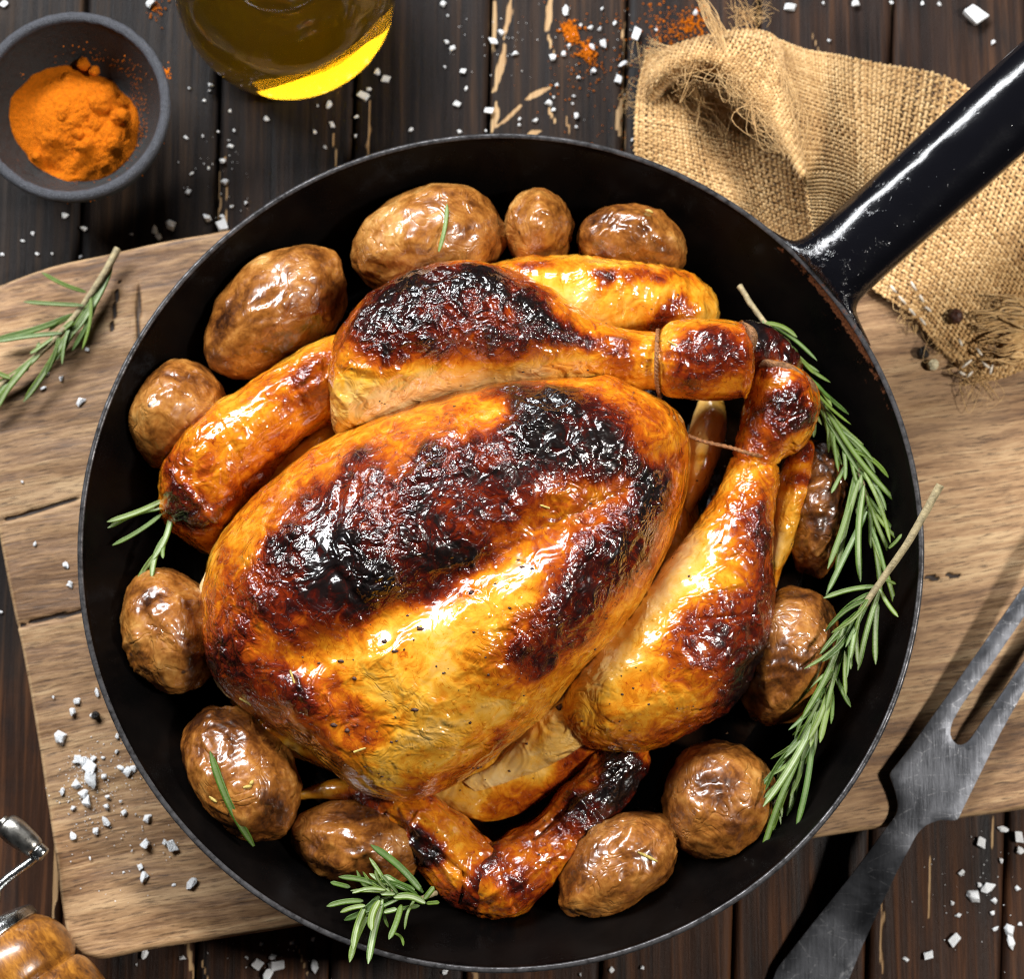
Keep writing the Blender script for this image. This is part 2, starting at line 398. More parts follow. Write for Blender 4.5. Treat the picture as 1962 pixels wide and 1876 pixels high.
def m_leaf():
    m = Mat('rosemary_leaf')
    n1 = m.noise(260, 3, 0.6); u = m.math('ABSOLUTE', m.attr('across')); r = m.attr('tint')
    green = m.mix(n1, (0.018, 0.055, 0.006, 1), (0.075, 0.15, 0.014, 1))
    green = m.mix(m.math('MULTIPLY', r, 0.45), green, (0.20, 0.26, 0.03, 1))
    pale = m.mix(n1, (0.20, 0.26, 0.11, 1), (0.42, 0.47, 0.29, 1))
    stripe = m.math('MULTIPLY', m.mr(u, 0.34, 0.56, 1.0, 0.0, True), m.attr('pale'))
    rib = m.mr(u, 0.06, 0.16, 0.55, 0.0, True)
    col = m.mix(stripe, green, pale)
    col = m.mix(m.math('MULTIPLY', rib, m.attr('pale')), col, (0.12, 0.18, 0.06, 1))
    m.set(color=col, rough=0.45, spec=0.4, normal=m.bump(m.noise(1200, 2, 0.5), 0.3, 0.0004))
    return m.m
M_LEAF = m_leaf()

def m_jute():
    m = Mat('jute_thread')
    n1 = m.noise(420, 4, 0.65); n2 = m.noise(45, 3, 0.6)
    t = m.math('ADD', m.math('MULTIPLY', n1, 0.6), m.math('MULTIPLY', n2, 0.4))
    t = m.math('ADD', t, m.math('MULTIPLY', m.math('SUBTRACT', m.attr('tint'), 0.5), 0.22))
    col = m.ramp(t, [(0.32, (0.30, 0.15, 0.045)), (0.5, (0.52, 0.31, 0.12)), (0.68, (0.70, 0.47, 0.22))])
    m.set(color=col, rough=0.72, spec=0.25, sheen=0.2, normal=m.bump(m.noise(2200, 2, 0.6), 0.6, 0.0004))
    return m.m
M_JUTE = m_jute()
M_STITCH = m_simple('white_stitch', (0.66, 0.58, 0.47), 0.7, nscale=900, var=0.2, bump=0.5)

def m_juice():
    m = Mat('pan_juices'); n1 = m.noise(60, 4, 0.6, 0.5)
    m.set(color=m.ramp(n1, [(0.4, (0.0016, 0.0012, 0.001)), (0.7, (0.010, 0.004, 0.0015))]), rough=m.mr(n1, 0.4, 0.6, 0.03, 0.16), spec=0.3, normal=m.bump(m.noise(90, 3, 0.5), 0.25, 0.001))
    return m.m
M_JUICE = m_juice()

def m_glass():
    m = Mat('clear_glass'); m.set(color=(0.97, 0.98, 0.95, 1), rough=0.01, trans=1.0, ior=1.45)
    return m.m
M_GLASS = m_glass()
def m_oil():
    m = Mat('olive_oil')
    m.set(color=(1.0, 0.98, 0.80, 1), rough=0.0, trans=1.0, ior=1.46)
    va = m.n('VolumeAbsorption'); va.inputs['Color'].default_value = (1.0, 0.83, 0.0, 1); va.inputs['Density'].default_value = 55
    vs = m.n('VolumeScatter'); vs.inputs['Color'].default_value = (1.0, 0.92, 0.10, 1); vs.inputs['Density'].default_value = 8; vs.inputs['Anisotropy'].default_value = 0.5
    ad = m.n('AddShader'); m.t.links.new(va.outputs[0], ad.inputs[0]); m.t.links.new(vs.outputs[0], ad.inputs[1])
    m.t.links.new(ad.outputs[0], m.out.inputs['Volume'])
    return m.m
M_OIL = m_oil()
# ================================================================== the setting: table of stained planks
Z_T = 0.0; Z_B = 0.020                       # table top, cutting board top
def strokes_field(x, y, strokes, wob=0):
    """soft capsules in plan space: (x0,y0,x1,y1,half width)"""
    out = np.zeros_like(x)
    for (x0, y0, x1, y1, r) in strokes:
        dx, dy = x1 - x0, y1 - y0; L = dx * dx + dy * dy + 1e-9
        t = np.clip(((x - x0) * dx + (y - y0) * dy) / L, 0, 1)
        d = np.hypot(x - x0 - t * dx, y - y0 - t * dy)
        rr = r * (0.45 + 0.55 * np.sin(np.pi * np.clip(t, 0.05, 0.95)))
        out = np.maximum(out, 1 - sstep(0.5, 1.5, d / rr))
    return out
table = bpy.data.objects.new('table', None); COL.objects.link(table)
props(table, 'dark stained plank table top under everything', None, None, 'structure')
TOPX = [-875, -615, -355, -95, 165, 425, 683, 941, 1202, 1455, 1712, 1972, 2230, 2490, 2750]     # plank joints at the photo's top edge
WEAR = [(948, 0, 944, 95, 6), (980, -10, 966, 75, 7), (966, 85, 948, 175, 8), (950, 195, 946, 250, 7), (1055, -10, 1048, 60, 7), (1048, 60, 1062, 100, 4),
        (955, 240, 1000, 200, 5), (1008, 190, 1048, 168, 7), (1080, 215, 1092, 262, 5), (1052, 205, 1060, 235, 4), (1035, 250, 1010, 258, 7),
        (1196, 40, 1197, 240, 4), (1190, 190, 1180, 260, 5), (640, 255, 642, 320, 3), (710, 180, 705, 330, 4), (440, 560, 430, 300, 2.5),
        (350, 1780, 372, 1876, 5), (905, 1850, 912, 1890, 7), (1690, 1700, 1688, 1880, 4), (1786, 1600, 1780, 1760, 3), (108, 1560, 106, 1760, 7), (1560, 60, 1562, 100, 3),
        (418, 330, 420, 420, 3), (560, 1800, 590, 1870, 3), (1905, 1560, 1895, 1640, 3), (385, 1840, 400, 1880, 4)]
def plank_corner(k, vy):                     # joints lean slightly
    return TOPX[k] - 52 * (vy / 1850.0)
for k in range(len(TOPX) - 1):
    inner = -100 <= TOPX[k] <= 1980
    ny, nx = (560, 46) if inner else (240, 20)
    vy = np.linspace(-620, 2480, ny); u = np.linspace(0, 1, nx)
    x0 = at(plank_corner(k, vy), vy, 0); x1 = at(plank_corner(k + 1, vy), vy, 0)
    gap = 0.0006
    U = gap / 0.049 + u * (1 - 2 * gap / 0.049)
    P = x0[:, None] + (x1 - x0)[:, None] * U[None, :, None]
    ed = np.minimum(U, 1 - U)[None, :] * 0.049
    Z = -0.0012 * (1 - sstep(0.0, 0.0016, ed - gap)) + 0.00022 * fbm(np.stack([P[..., 0] * 260, P[..., 1] * 9, P[..., 0] * 0 + k * 7.7], -1), 3)
    P[..., 2] = Z - rnd.random() * 0.0006
    VX, VY = plan(P)
    ww = strokes_field(VX + 5 * fbm(P * 90, 2), VY, WEAR)
    edge_wear = 0.33 * (1 - sstep(0.0, 0.0015, ed - gap)) * (0.5 + fbm(np.stack([P[..., 0] * 30, P[..., 1] * 22, P[..., 2] * 0 + 3], -1), 3))
    brown = np.clip(0.15 + sstep(1350, 1800, VY) * 0.80 + 0.35 * sstep(1150, 1400, VX) * (1 - sstep(300, 500, VY)) - 0.25 * (VX < 430) * (VY < 700), 0, 1)
    brown = np.clip(brown + (VX < 130) * sstep(1150, 1400, VY) * 0.9, 0, 1.3)
    V = P.reshape(-1, 3); F = grid_faces(ny, nx)
    # side skirts so that each plank is a board with depth
    n0 = len(V); left = np.arange(ny) * nx; right = left + nx - 1
    SL = V[left].copy(); SL[:, 2] = -0.02; SR = V[right].copy(); SR[:, 2] = -0.02
    V = np.vstack([V, SL, SR])
    i = np.arange(ny - 1)
    F = np.vstack([F, np.stack([left[:-1], left[1:], n0 + i + 1, n0 + i], 1), np.stack([right[:-1], n0 + ny + i, n0 + ny + i + 1, right[1:]], 1)])
    F = F[:, ::-1]
    ext = lambda a: np.concatenate([a.ravel(), np.zeros(2 * ny)])
    add('plank', V, F, M_PLANK, table, attrs={'wear': ext(np.maximum(ww * 0.74, edge_wear)), 'brown': ext(brown)})
bedV = np.array([[-.28, -.26, -.0195], [.28, -.26, -.0195], [.28, .26, -.0195], [-.28, .26, -.0195], [-.28, -.26, -.03], [.28, -.26, -.03], [.28, .26, -.03], [-.28, .26, -.03]])
bed = add('table_underside', bedV, [[0, 1, 2, 3], [7, 6, 5, 4], [0, 4, 5, 1], [1, 5, 6, 2], [2, 6, 7, 3], [3, 7, 4, 0]], M_PEPPER, table, smooth=False)

# ================================================================== cutting board
def edge_curve(pts, n, z): 
    c = crom(pts, 400); d = np.concatenate([[0], np.cumsum(np.linalg.norm(np.diff(c, axis=0), axis=1))])
    s = np.linspace(0, d[-1], n); c = np.stack([np.interp(s, d, c[:, 0]), np.interp(s, d, c[:, 1])], 1)
    return at(c[:, 0], c[:, 1], z)
BN, BM = 300, 230
top_e = edge_curve([(-58, 572), (0, 552), (100, 517), (210, 492), (300, 472), (420, 450), (700, 398), (1300, 290), (2060, 165)], BN, Z_B)
bot_e = edge_curve([(160, 1822), (200, 1828), (300, 1808), (570, 1766), (1000, 1690), (1600, 1590), (1850, 1557), (1961, 1541), (2110, 1515)], BN, Z_B)
lef_e = edge_curve([(-58, 572), (-40, 780), (-2, 985), (24, 1120), (62, 1310), (102, 1560), (130, 1760), (140, 1800), (160, 1822)], BM, Z_B)
rig_e = edge_curve([(2060, 165), (2075, 600), (2090, 1000), (2110, 1515)], BM, Z_B)
u = np.linspace(0, 1, BN)[None, :, None]; v = np.linspace(0, 1, BM)[:, None, None]
P = (1 - v) * top_e[None] + v * bot_e[None] + (1 - u) * lef_e[:, None] + u * rig_e[:, None] \
    - ((1 - u) * (1 - v) * top_e[0] + u * (1 - v) * top_e[-1] + (1 - u) * v * bot_e[0] + u * v * bot_e[-1])
VX, VY = plan(P)
CR = [(40, 1200, 185, 1166, 3.0), (-10, 1004, 180, 944, 2.8), (262, 530, 268, 655, 3.2), (228, 540, 212, 640, 2.8), (246, 600, 250, 690, 2.2), (1775, 1105, 1800, 1112, 5), (1815, 1100, 1840, 1105, 4)]
crack = strokes_field(VX, VY + 3.5 * fbm(np.stack([P[..., 0] * 60, P[..., 1] * 60, P[..., 0] * 0 + 5], -1), 3), [(a, b, c, d, r * 1.15) for (a, b, c, d, r) in CR])
knot = np.exp(-(((VX - 235) / 42) ** 2 + ((VY - 590) / 70) ** 2))
rings = 0.5 + 0.5 * np.sin(np.hypot((VX - 235) / 0.7, VY - 590) * 0.42 + 3 * fbm(P * 60, 2))
crack = np.maximum(crack, knot * sstep(0.72, 1.0, rings) * 0.0)
pale = -0.6 * knot + np.clip(sstep(1520, 1660, VY - 0.0 * VX) * 0.5 * (VX > 1500) + 0.6 * np.exp(-((VY - 1740 + (VX - 150) * 0.165) / 22) ** 2) * (VX < 700) + 0.25 * fbm(P * 25, 3), 0, 1)
P[..., 2] += 0.0006 * fbm(np.stack([P[..., 0] * 20, P[..., 1] * 70, P[..., 0] * 0], -1), 3) - 0.0012 * crack
V = P.reshape(-1, 3); F = grid_faces(BM, BN)[:, ::-1]
loop = np.concatenate([np.arange(BN), np.arange(1, BM) * BN + BN - 1, (BM - 1) * BN + np.arange(BN - 2, -1, -1), np.arange(BM - 2, 0, -1) * BN])
LP = V[loop]; T = np.roll(LP, -1, 0) - np.roll(LP, 1, 0); Nn = np.stack([-T[:, 1], T[:, 0], T[:, 0] * 0], 1); Nn /= np.linalg.norm(Nn, axis=1)[:, None]
for _ in range(6): Nn = (np.roll(Nn, 1, 0) + Nn + np.roll(Nn, -1, 0)); Nn /= np.linalg.norm(Nn, axis=1)[:, None]
cen = LP.mean(0); 
if ((LP - cen) * Nn).sum() < 0: Nn = -Nn
ring0 = loop; rows = [V]; cnt = len(V); m_ = len(loop); FF = [F]; prev = loop
at_c = [crack.ravel()]; at_p = [pale.ravel()]
for (off, dz) in [(0.0007, -0.0003), (0.0013, -0.001), (0.0017, -0.0022), (0.0018, -0.006), (0.0012, -0.0135), (0.0005, -0.0192), (-0.002, -0.0196)]:
    Q = LP + Nn * off; Q[:, 2] = LP[:, 2] + dz + 0.0002 * pn(LP * 300 + off * 999); Q[:, 2] = np.maximum(Q[:, 2], 0.0004)
    idx = cnt + np.arange(m_); rows.append(Q); j = np.arange(m_); j2 = (j + 1) % m_
    FF.append(np.stack([prev[j], idx[j], idx[j2], prev[j2]], 1)[:, ::-1]); prev = idx; cnt += m_
    at_c.append(np.zeros(m_)); at_p.append(np.full(m_, 0.7))
board = add('cutting_board', np.vstack(rows), np.vstack(FF), M_BOARD, attrs={'crack': np.concatenate(at_c), 'pale': np.concatenate(at_p)})
props(board, 'thick worn brown wooden cutting board with cracked corner, lying under the frying pan', 'cutting board')
# ================================================================== frying pan
PC = np.array([-0.0037, -0.0170]); PR = 0.1395; Z_RIM = 0.068; Z_FL = Z_B + 0.0035
pan = thing('frying_pan', 'large round black iron frying pan holding the roast chicken', 'frying pan', (PC[0], PC[1], Z_B))
def pan_profile():
    pr = []
    fl = 0.1125
    for r in np.linspace(0.0005, fl - 0.008, 26): pr.append((r, Z_FL))
    for a in np.linspace(-90, -18, 12): pr.append((fl - 0.008 + 0.010 * math.cos(math.radians(a)), Z_FL + 0.010 + 0.010 * math.sin(math.radians(a))))
    r0, z0 = pr[-1]
    for t in np.linspace(0.06, 1, 26): pr.append((r0 + (PR - 0.0018 - r0) * t ** 0.96, z0 + (Z_RIM - z0) * t))
    nin = len(pr)
    for a in np.linspace(150, -40, 10): pr.append((PR - 0.0009 + 0.0010 * math.cos(math.radians(a)), Z_RIM + 0.0002 + 0.0009 * math.sin(math.radians(a))))
    for t in np.linspace(0.05, 1, 18): pr.append((PR - 0.0006 + (fl + 0.004 - PR) * t, Z_RIM - 0.0012 + (Z_B + 0.010 - Z_RIM) * t))
    for a in np.linspace(-15, -90, 8): pr.append((fl - 0.006 + 0.0098 * math.cos(math.radians(a)), Z_B + 0.0102 + 0.0098 * math.sin(math.radians(a))))
    for r in np.linspace(fl - 0.01, 0.0005, 8): pr.append((r, Z_B + 0.0004))
    return np.array(pr), nin
prof, nin = pan_profile()
NA = 480
def pan_keep(V, gap=0.0006):
    """keep food inside the pan's wall"""
    r = np.hypot(V[:, 0] - PC[0], V[:, 1] - PC[1]); lim = np.interp(V[:, 2], prof[26:nin, 1], prof[26:nin, 0]) - gap
    k = np.where((r > lim) & (V[:, 2] < Z_RIM), lim / np.maximum(r, 1e-6), 1.0)
    V = V.copy(); V[:, 0] = PC[0] + (V[:, 0] - PC[0]) * k; V[:, 1] = PC[1] + (V[:, 1] - PC[1]) * k
    return V
V, F = lathe(prof, (PC[0], PC[1], 0), n=NA)
k_of = np.repeat(np.arange(len(prof)), NA)
ang = np.tile(np.linspace(0, 2 * math.pi, NA, endpoint=False), len(prof))
rim = ((k_of >= nin - 2) & (k_of < nin + 10)).astype(float)
V[:, :2] += (V[:, :2] - PC) * (0.0022 * fbm(np.stack([np.cos(ang) * 1.5, np.sin(ang) * 1.5, ang * 0], 1), 2) * rim / 1.0)[:, None] * 0.6
V[:, 2] += rim * 0.00010 * fbm(V * 180, 3)
n_up = ((k_of >= nin) & (k_of < nin + 8)) * 0.56
hang = math.radians(40)
rust = rim * np.exp(-((np.angle(np.exp(1j * (ang - math.radians(36)))) / 0.26) ** 2)) * 0.55
rust += ((k_of >= nin - 5) & (k_of < nin)) * np.exp(-((np.angle(np.exp(1j * (ang - math.radians(30)))) / 0.3) ** 2)) * 0.40
scuff = ((k_of > nin - 24) & (k_of < nin - 2)) * 0.12
add('pan_body', V, F, M_IRON, pan, attrs={'wear': n_up + scuff, 'rust': rust})
# film of dark roasting juices on the pan floor
ja = np.linspace(0, 2 * math.pi, 180, endpoint=False)
jr = 0.1055 + 0.0016 * fbm(np.stack([np.cos(ja) * 2, np.sin(ja) * 2, ja * 0], 1), 3)
jq = np.linspace(0.02, 1, 24)
JV = np.stack([PC[0] + jq[:, None] * jr[None] * np.cos(ja), PC[1] + jq[:, None] * jr[None] * np.sin(ja), np.repeat((Z_FL + 0.0009 - 0.0008 * jq ** 14)[:, None], 180, 1)], -1).reshape(-1, 3)
jo = add('pan_juices', JV, grid_faces(24, 180, wrap_m=True), M_JUICE, base=(PC[0], PC[1], Z_FL))
props(jo, 'dark glossy film of roasting juices on the pan floor', 'juices', None, 'stuff')
# handle: heavy enamelled tube rising away from the rim
H0 = at(1560, 545, 0.060); H1 = at(1985, 165, 0.082); H2 = H1 + (H1 - H0) * 0.35
hp = crom(np.array([H0, H0 + (H1 - H0) * 0.12, H0 + (H1 - H0) * 0.5, H1, H2]), 90)
tt = np.linspace(0, 1, 90)
T = np.gradient(hp, axis=0); T /= np.linalg.norm(T, axis=1)[:, None]
A = np.cross(T, [0, 0, 1.]); A /= np.linalg.norm(A, axis=1)[:, None]; B = np.cross(A, T)
th = np.linspace(0, 2 * math.pi, 72, endpoint=False)
fl_ = np.exp(-(tt / 0.085) ** 1.3)
endr = np.sqrt(np.clip(1 - (np.clip(tt - 0.955, 0, 1) / 0.046) ** 2, 0, 1))
wA = 0.0134 + 0.0012 * tt + 0.0150 * fl_; wB = 0.0122 + 0.0016 * tt - 0.004 * fl_; wA = wA * endr; wB = wB * endr
sup = lambda c, e: np.sign(c) * np.abs(c) ** e
V = hp[:, None] + A[:, None] * (wA[:, None] * sup(np.cos(th), 0.86)[None])[..., None] + B[:, None] * (wB[:, None] * sup(np.sin(th), 0.86)[None])[..., None]
# pull the root into the rim's curve
V = V.reshape(-1, 3); tv = np.repeat(tt, 72)
rv = np.hypot(V[:, 0] - PC[0], V[:, 1] - PC[1]); lim = PR - 0.0006 - np.clip(Z_RIM - V[:, 2], 0, 0.03) * 0.5
k_ = np.where(rv < lim, lim / rv, 1.0); V[:, 0] = PC[0] + (V[:, 0] - PC[0]) * k_; V[:, 1] = PC[1] + (V[:, 1] - PC[1]) * k_
V[:, 2] = np.where(rv < lim, np.minimum(V[:, 2], Z_RIM - 0.001), V[:, 2])
V[:, 2] += 0.00025 * fbm(V * 120, 3)
wear = np.clip(0.42 * np.exp(-tv / 0.3) + 0.10, 0, 1)
add('handle', V, grid_faces(90, 72, wrap_m=True), M_ENAMEL, pan, attrs={'wear': wear, 'rust': np.exp(-tv / 0.05) * 0.75})
# ================================================================== roast chicken
CH_B = at(860, 1120, Z_FL)
hen = thing('roast_chicken', 'whole trussed roast chicken with charred golden skin in the middle of the pan', 'chicken', CH_B)
def blob(x, y, b):
    cx, cy, rx, ry, ang, amt = b[:6]; soft = b[6] if len(b) > 6 else 0.55
    a = math.radians(ang); dx, dy = x - cx, y - cy
    ux = (dx * math.cos(a) + dy * math.sin(a)) / rx; uy = (-dx * math.sin(a) + dy * math.cos(a)) / ry
    return amt * (1 - sstep(1 - soft, 1 + soft, np.hypot(ux, uy)))
def loft(st, n_len=150, n_ring=96, e=1.0):
    """stations (Lx,Ly,Rx,Ry,zc,top,bot) in plan px and mm"""
    S = np.asarray(st, float)
    C = crom(S, 600)
    Lp = at(C[:, 0], C[:, 1], C[:, 4] * MM); Rp = at(C[:, 2], C[:, 3], C[:, 4] * MM)
    mid = (Lp + Rp) / 2
    wd = np.linalg.norm(Rp - Lp, axis=1)
    d = np.concatenate([[0], np.cumsum(np.linalg.norm(np.diff(mid, axis=0), axis=1) + 0.35 * np.abs(np.diff(wd)))])
    s = np.linspace(0, d[-1], n_len)
    I = lambda a: np.stack([np.interp(s, d, a[:, k]) for k in range(a.shape[1])], 1)
    mid = I(mid); half = I((Rp - Lp) / 2); tb = I(C[:, 5:7]) * MM
    th = np.linspace(0, 2 * math.pi, n_ring, endpoint=False)
    c, sn = sup(np.cos(th), e), sup(np.sin(th), e)
    zz = np.where(sn[None] > 0, tb[:, 0:1] * sn[None], tb[:, 1:2] * sn[None])
    V = mid[:, None] + half[:, None] * c[None, :, None]
    V[..., 2] += zz
    V = V.reshape(-1, 3); F = grid_faces(n_len, n_ring, wrap_m=True)
    V = np.vstack([V, V[:n_ring].mean(0), V[-n_ring:].mean(0)]); nv = len(V)
    j = np.arange(n_ring); j2 = (j + 1) % n_ring; o = (n_len - 1) * n_ring
    caps = np.vstack([np.stack([np.full(n_ring, nv - 2), j2, j, j], 1), np.stack([np.full(n_ring, nv - 1), o + j, o + j2, o + j2], 1)])
    return V, np.vstack([F, caps[:0]]), caps
BASEROAST = 0.33
def flesh(name, st, blobs, parent, base=BASEROAST, bumps=(), e=1.0, n_len=150, n_ring=96, low=0.0010, mid=0.00032, stretch=None, seed=0, side_pale=0.0, wr=0.0, mat=None, folds=()):
    V, F, caps = loft(st, n_len, n_ring, e)
    N = vnormals(V[:-2], F); N = np.vstack([N, [[0, 0, 0], [0, 0, 0]]])
    if (N[:, 2] * (V[:, 2] - V[:, 2].mean())).sum() < 0: N = -N; F = F[:, ::-1]
    VX, VY = plan(V)
    up = sstep(-0.2, 0.5, N[:, 2])
    for b in bumps: V = V + (N * 0.35 + np.array([0, 0, 0.65])) * (blob(VX, VY, b) * MM * up)[:, None]
    q = V + seed * 0.37
    # charring field decides where skin blisters
    ro = np.full(len(V), base)
    for b in blobs: ro = ro + blob(VX + 26 * fbm(q * 45, 2), VY + 26 * fbm(q * 45 + 40, 2), (*b[:6], min(0.95, (b[6] if len(b) > 6 else 0.55) * 1.35)))
    ro = ro - side_pale * (1 - sstep(0.05, 0.55, N[:, 2]))
    ro += 0.13 * fbm(q * 45, 3)
    sa_ = math.radians((stretch or 0) + 90); sx_ = q[:, 0] * math.cos(sa_) + q[:, 1] * math.sin(sa_); sy_ = -q[:, 0] * math.sin(sa_) + q[:, 1] * math.cos(sa_)
    ro += 0.12 * fbm(np.stack([sx_ * 26, sy_ * 130, q[:, 2] * 40], 1), 2) * sstep(0.3, 0.5, ro)
    patch = sstep(-0.08, 0.25, fbm(q * 34 + 11, 2)); drops = sstep(-0.1, 0.3, fbm(q * 40 + 21, 2))
    ro = np.where(ro > 0.62, 0.62 + (ro - 0.62) * 0.42, ro) + 0.17 * fbm(q * 30 + 31, 3) * sstep(0.38, 0.6, ro)
    ro = np.clip(ro + 0.065, 0.03, 0.86)
    ch = sstep(0.55, 0.8, ro)
    D = low * fbm(q * 38, 3) + mid * fbm(q * 130, 2) + ch * 0.0006 * ridge(q * 120, 2)
    if wr:
        a = math.radians(stretch or 0); ca, sa = math.cos(a), math.sin(a)
        qx = (q[:, 0] * ca + q[:, 1] * sa); qy = (-q[:, 0] * sa + q[:, 1] * ca)
        D = D + wr * ridge(np.stack([qx * 45, qy * 260, q[:, 2] * 120], 1), 2)
    for (x0, y0, x1, y1, r, dep) in folds:
        D = D + dep * MM * strokes_field(VX + 5 * pn(q * 80), VY + 5 * pn(q * 80 + 9), [(x0, y0, x1, y1, r)])
    fade = np.ones(len(V)); fade[-2:] = 0
    V = V + N * (D * fade)[:, None]
    tri = F; V = pan_keep(V); V[:, 2] = np.maximum(V[:, 2], Z_FL + 0.0004)
    o = add(name, V[:-2] if False else V, tri, mat or M_SKIN, parent, attrs={'roast': ro, 'patch': patch, 'drops': drops})
    return o
# back and flanks under the breast (pale, less roasted)
flesh('back', [(790, 1500, 820, 1530, 36, 2, 4), (850, 1440, 950, 1570, 36, 8, 11), (1000, 1290, 1100, 1490, 36, 14, 12), (1150, 1130, 1240, 1380, 40, 22, 15), (1270, 960, 1310, 1200, 40, 16, 14), (1330, 900, 1340, 1000, 38, 3, 4)],
      [(1010, 1560, 80, 50, -30, 0.35), (1090, 1460, 60, 40, -40, 0.3)], hen, base=0.20, seed=2, wr=0.0003, stretch=40)  # these blobs paint the shade below the breast as deeper roast
# breast: two lobes either side of the keel
breast_st = [(446, 1338, 454, 1346, 56, 1, 2), (398, 1262, 520, 1392, 57, 16, 16), (386, 1170, 612, 1452, 58, 27, 26), (412, 1058, 702, 1520, 58, 36, 32),
             (482, 962, 797, 1532, 58, 42, 34), (572, 888, 900, 1484, 58, 46, 34), (690, 814, 1012, 1394, 58, 49, 34), (820, 770, 1112, 1300, 58, 49, 34),
             (950, 742, 1202, 1196, 59, 46, 34), (1080, 727, 1268, 1085, 60, 40, 30), (1192, 742, 1307, 975, 60, 31, 26), (1272, 780, 1320, 890, 60, 19, 18), (1305, 818, 1314, 846, 60, 2, 3)]
flesh('breast', breast_st,
      # charred ridge of the upper lobe
      [(1085, 825, 130, 78, 12, 0.60, 0.3), (930, 915, 130, 62, -32, 0.36, 0.5), (800, 970, 230, 95, -27, 0.25, 0.6), (690, 1050, 160, 115, -25, 0.25, 0.6), (760, 1110, 150, 62, -12, 0.26, 0.5), (600, 1120, 90, 80, 0, 0.20, 0.6),
       (980, 980, 150, 46, -28, 0.22, 0.5), (640, 1060, 45, 60, 20, 0.16), (680, 1140, 60, 40, 10, 0.16), (830, 880, 30, 60, 20, 0.14), (820, 870, 60, 30, -50, 0.12), (1240, 920, 70, 45, -40, 0.20), (1180, 960, 150, 26, -35, 0.14),
       # lower lobe
       (1140, 1095, 125, 52, -50, 0.40, 0.5), (1055, 1210, 76, 52, -40, 0.36, 0.5), (1230, 1010, 80, 40, -60, 0.26, 0.6), (1085, 1170, 60, 60, 0, 0.10),
       # lighter golden belly between the lobes and toward the neck
       (860, 1220, 260, 70, -28, -0.10), (780, 1440, 150, 34, -35, -0.20, 0.6), (930, 1370, 140, 26, -38, -0.10, 0.6), (620, 1330, 90, 40, 30, 0.14), (520, 1330, 80, 50, 35, 0.22, 0.6), (440, 1190, 50, 140, 0, 0.20), (480, 1290, 90, 50, 40, 0.12), (690, 1500, 60, 30, 20, 0.14),
       (900, 1470, 160, 28, -38, 0.12), (720, 1230, 120, 35, -20, -0.05)],
      hen, base=0.33, side_pale=0.05, seed=1, n_len=320, n_ring=260, wr=0.00010, stretch=32,
      bumps=[(800, 930, 330, 130, -28, 5.5, 0.9), (980, 1250, 300, 110, -42, 5.0, 0.9), (920, 1085, 340, 42, -28, -5.5, 0.95), (640, 1300, 150, 60, 35, -3.0, 0.9), (1110, 810, 120, 55, 10, 2.0, 0.8),
             (1050, 1205, 70, 50, -40, 1.6, 0.8), (1170, 730, 26, 18, 0, 3.0, 0.7), (720, 1080, 70, 40, 70, 1.5, 0.8), (560, 1160, 70, 60, 0, 1.2, 0.8)],
      folds=[(660, 930, 640, 1040, 6, -1.2), (690, 900, 665, 1010, 6, 0.9), (700, 1040, 780, 1030, 6, 0.9), (640, 1090, 690, 1150, 7, -0.8), (820, 1105, 1010, 1015, 4, 0.7), (830, 1113, 960, 1060, 5, -0.8),
             (880, 830, 878, 900, 4, 0.6), (900, 822, 903, 880, 4, 0.6), (860, 838, 856, 905, 4, 0.5), (1010, 1020, 1200, 940, 5, -0.7), (960, 960, 1020, 1010, 6, -0.8), (960, 780, 1050, 800, 5, 0.9),
             (1000, 830, 1090, 790, 5, 0.8), (1020, 880, 1120, 850, 5, -0.7), (970, 850, 1000, 920, 5, -0.8), (1120, 800, 1150, 870, 5, 0.7), (930, 1170, 960, 1230, 4, 0.5), (1000, 1300, 1080, 1270, 4, 0.4), (600, 1250, 660, 1290, 4, 0.4), (960, 1330, 1010, 1345, 4, 0.4)])
# pale edge of skin at the neck
def strip(name, pts, wpx, z, mat, parent, h=0.0012, rough=0.0004):
    c = crom(np.array(pts, float), 70); Pm = at(c[:, 0], c[:, 1], (c[:, 2] if c.shape[1] > 2 else z) * MM)
    t = np.linspace(0, 1, len(c)); wv = wpx * PX * np.sin(np.clip(t, 0.02, 0.98) * math.pi) ** 0.5 * (1 + 0.35 * pn(np.stack([t * 9, t * 0, t * 0], 1)))
    V, F = tube(Pm, wv, 20); ctr = np.repeat(Pm, 20, 0); V[:, 2] = ctr[:, 2] + (V[:, 2] - ctr[:, 2]) * 1.6
    V += (rough * fbm(V * 260, 3))[:, None]
    return add(name, V, F, mat, parent)
strip('neck_skin', [(402, 1085), (389, 1130), (386, 1190), (392, 1240), (404, 1262)], 9, 55, M_FAT, hen)
strip('neck_skin', [(408, 1288), (430, 1318), (475, 1345), (530, 1375), (565, 1400)], 10, 52, M_FAT, hen)
flesh('neck', [(440, 1340, 470, 1372, 40, 3, 4), (480, 1350, 500, 1420, 42, 10, 9), (530, 1375, 560, 1450, 44, 12, 10), (600, 1400, 640, 1480, 46, 12, 10), (650, 1450, 660, 1490, 46, 4, 4)],
      [(520, 1400, 40, 25, 40, 0.22), (590, 1430, 40, 20, 40, 0.2)], hen, base=0.16, seed=5)
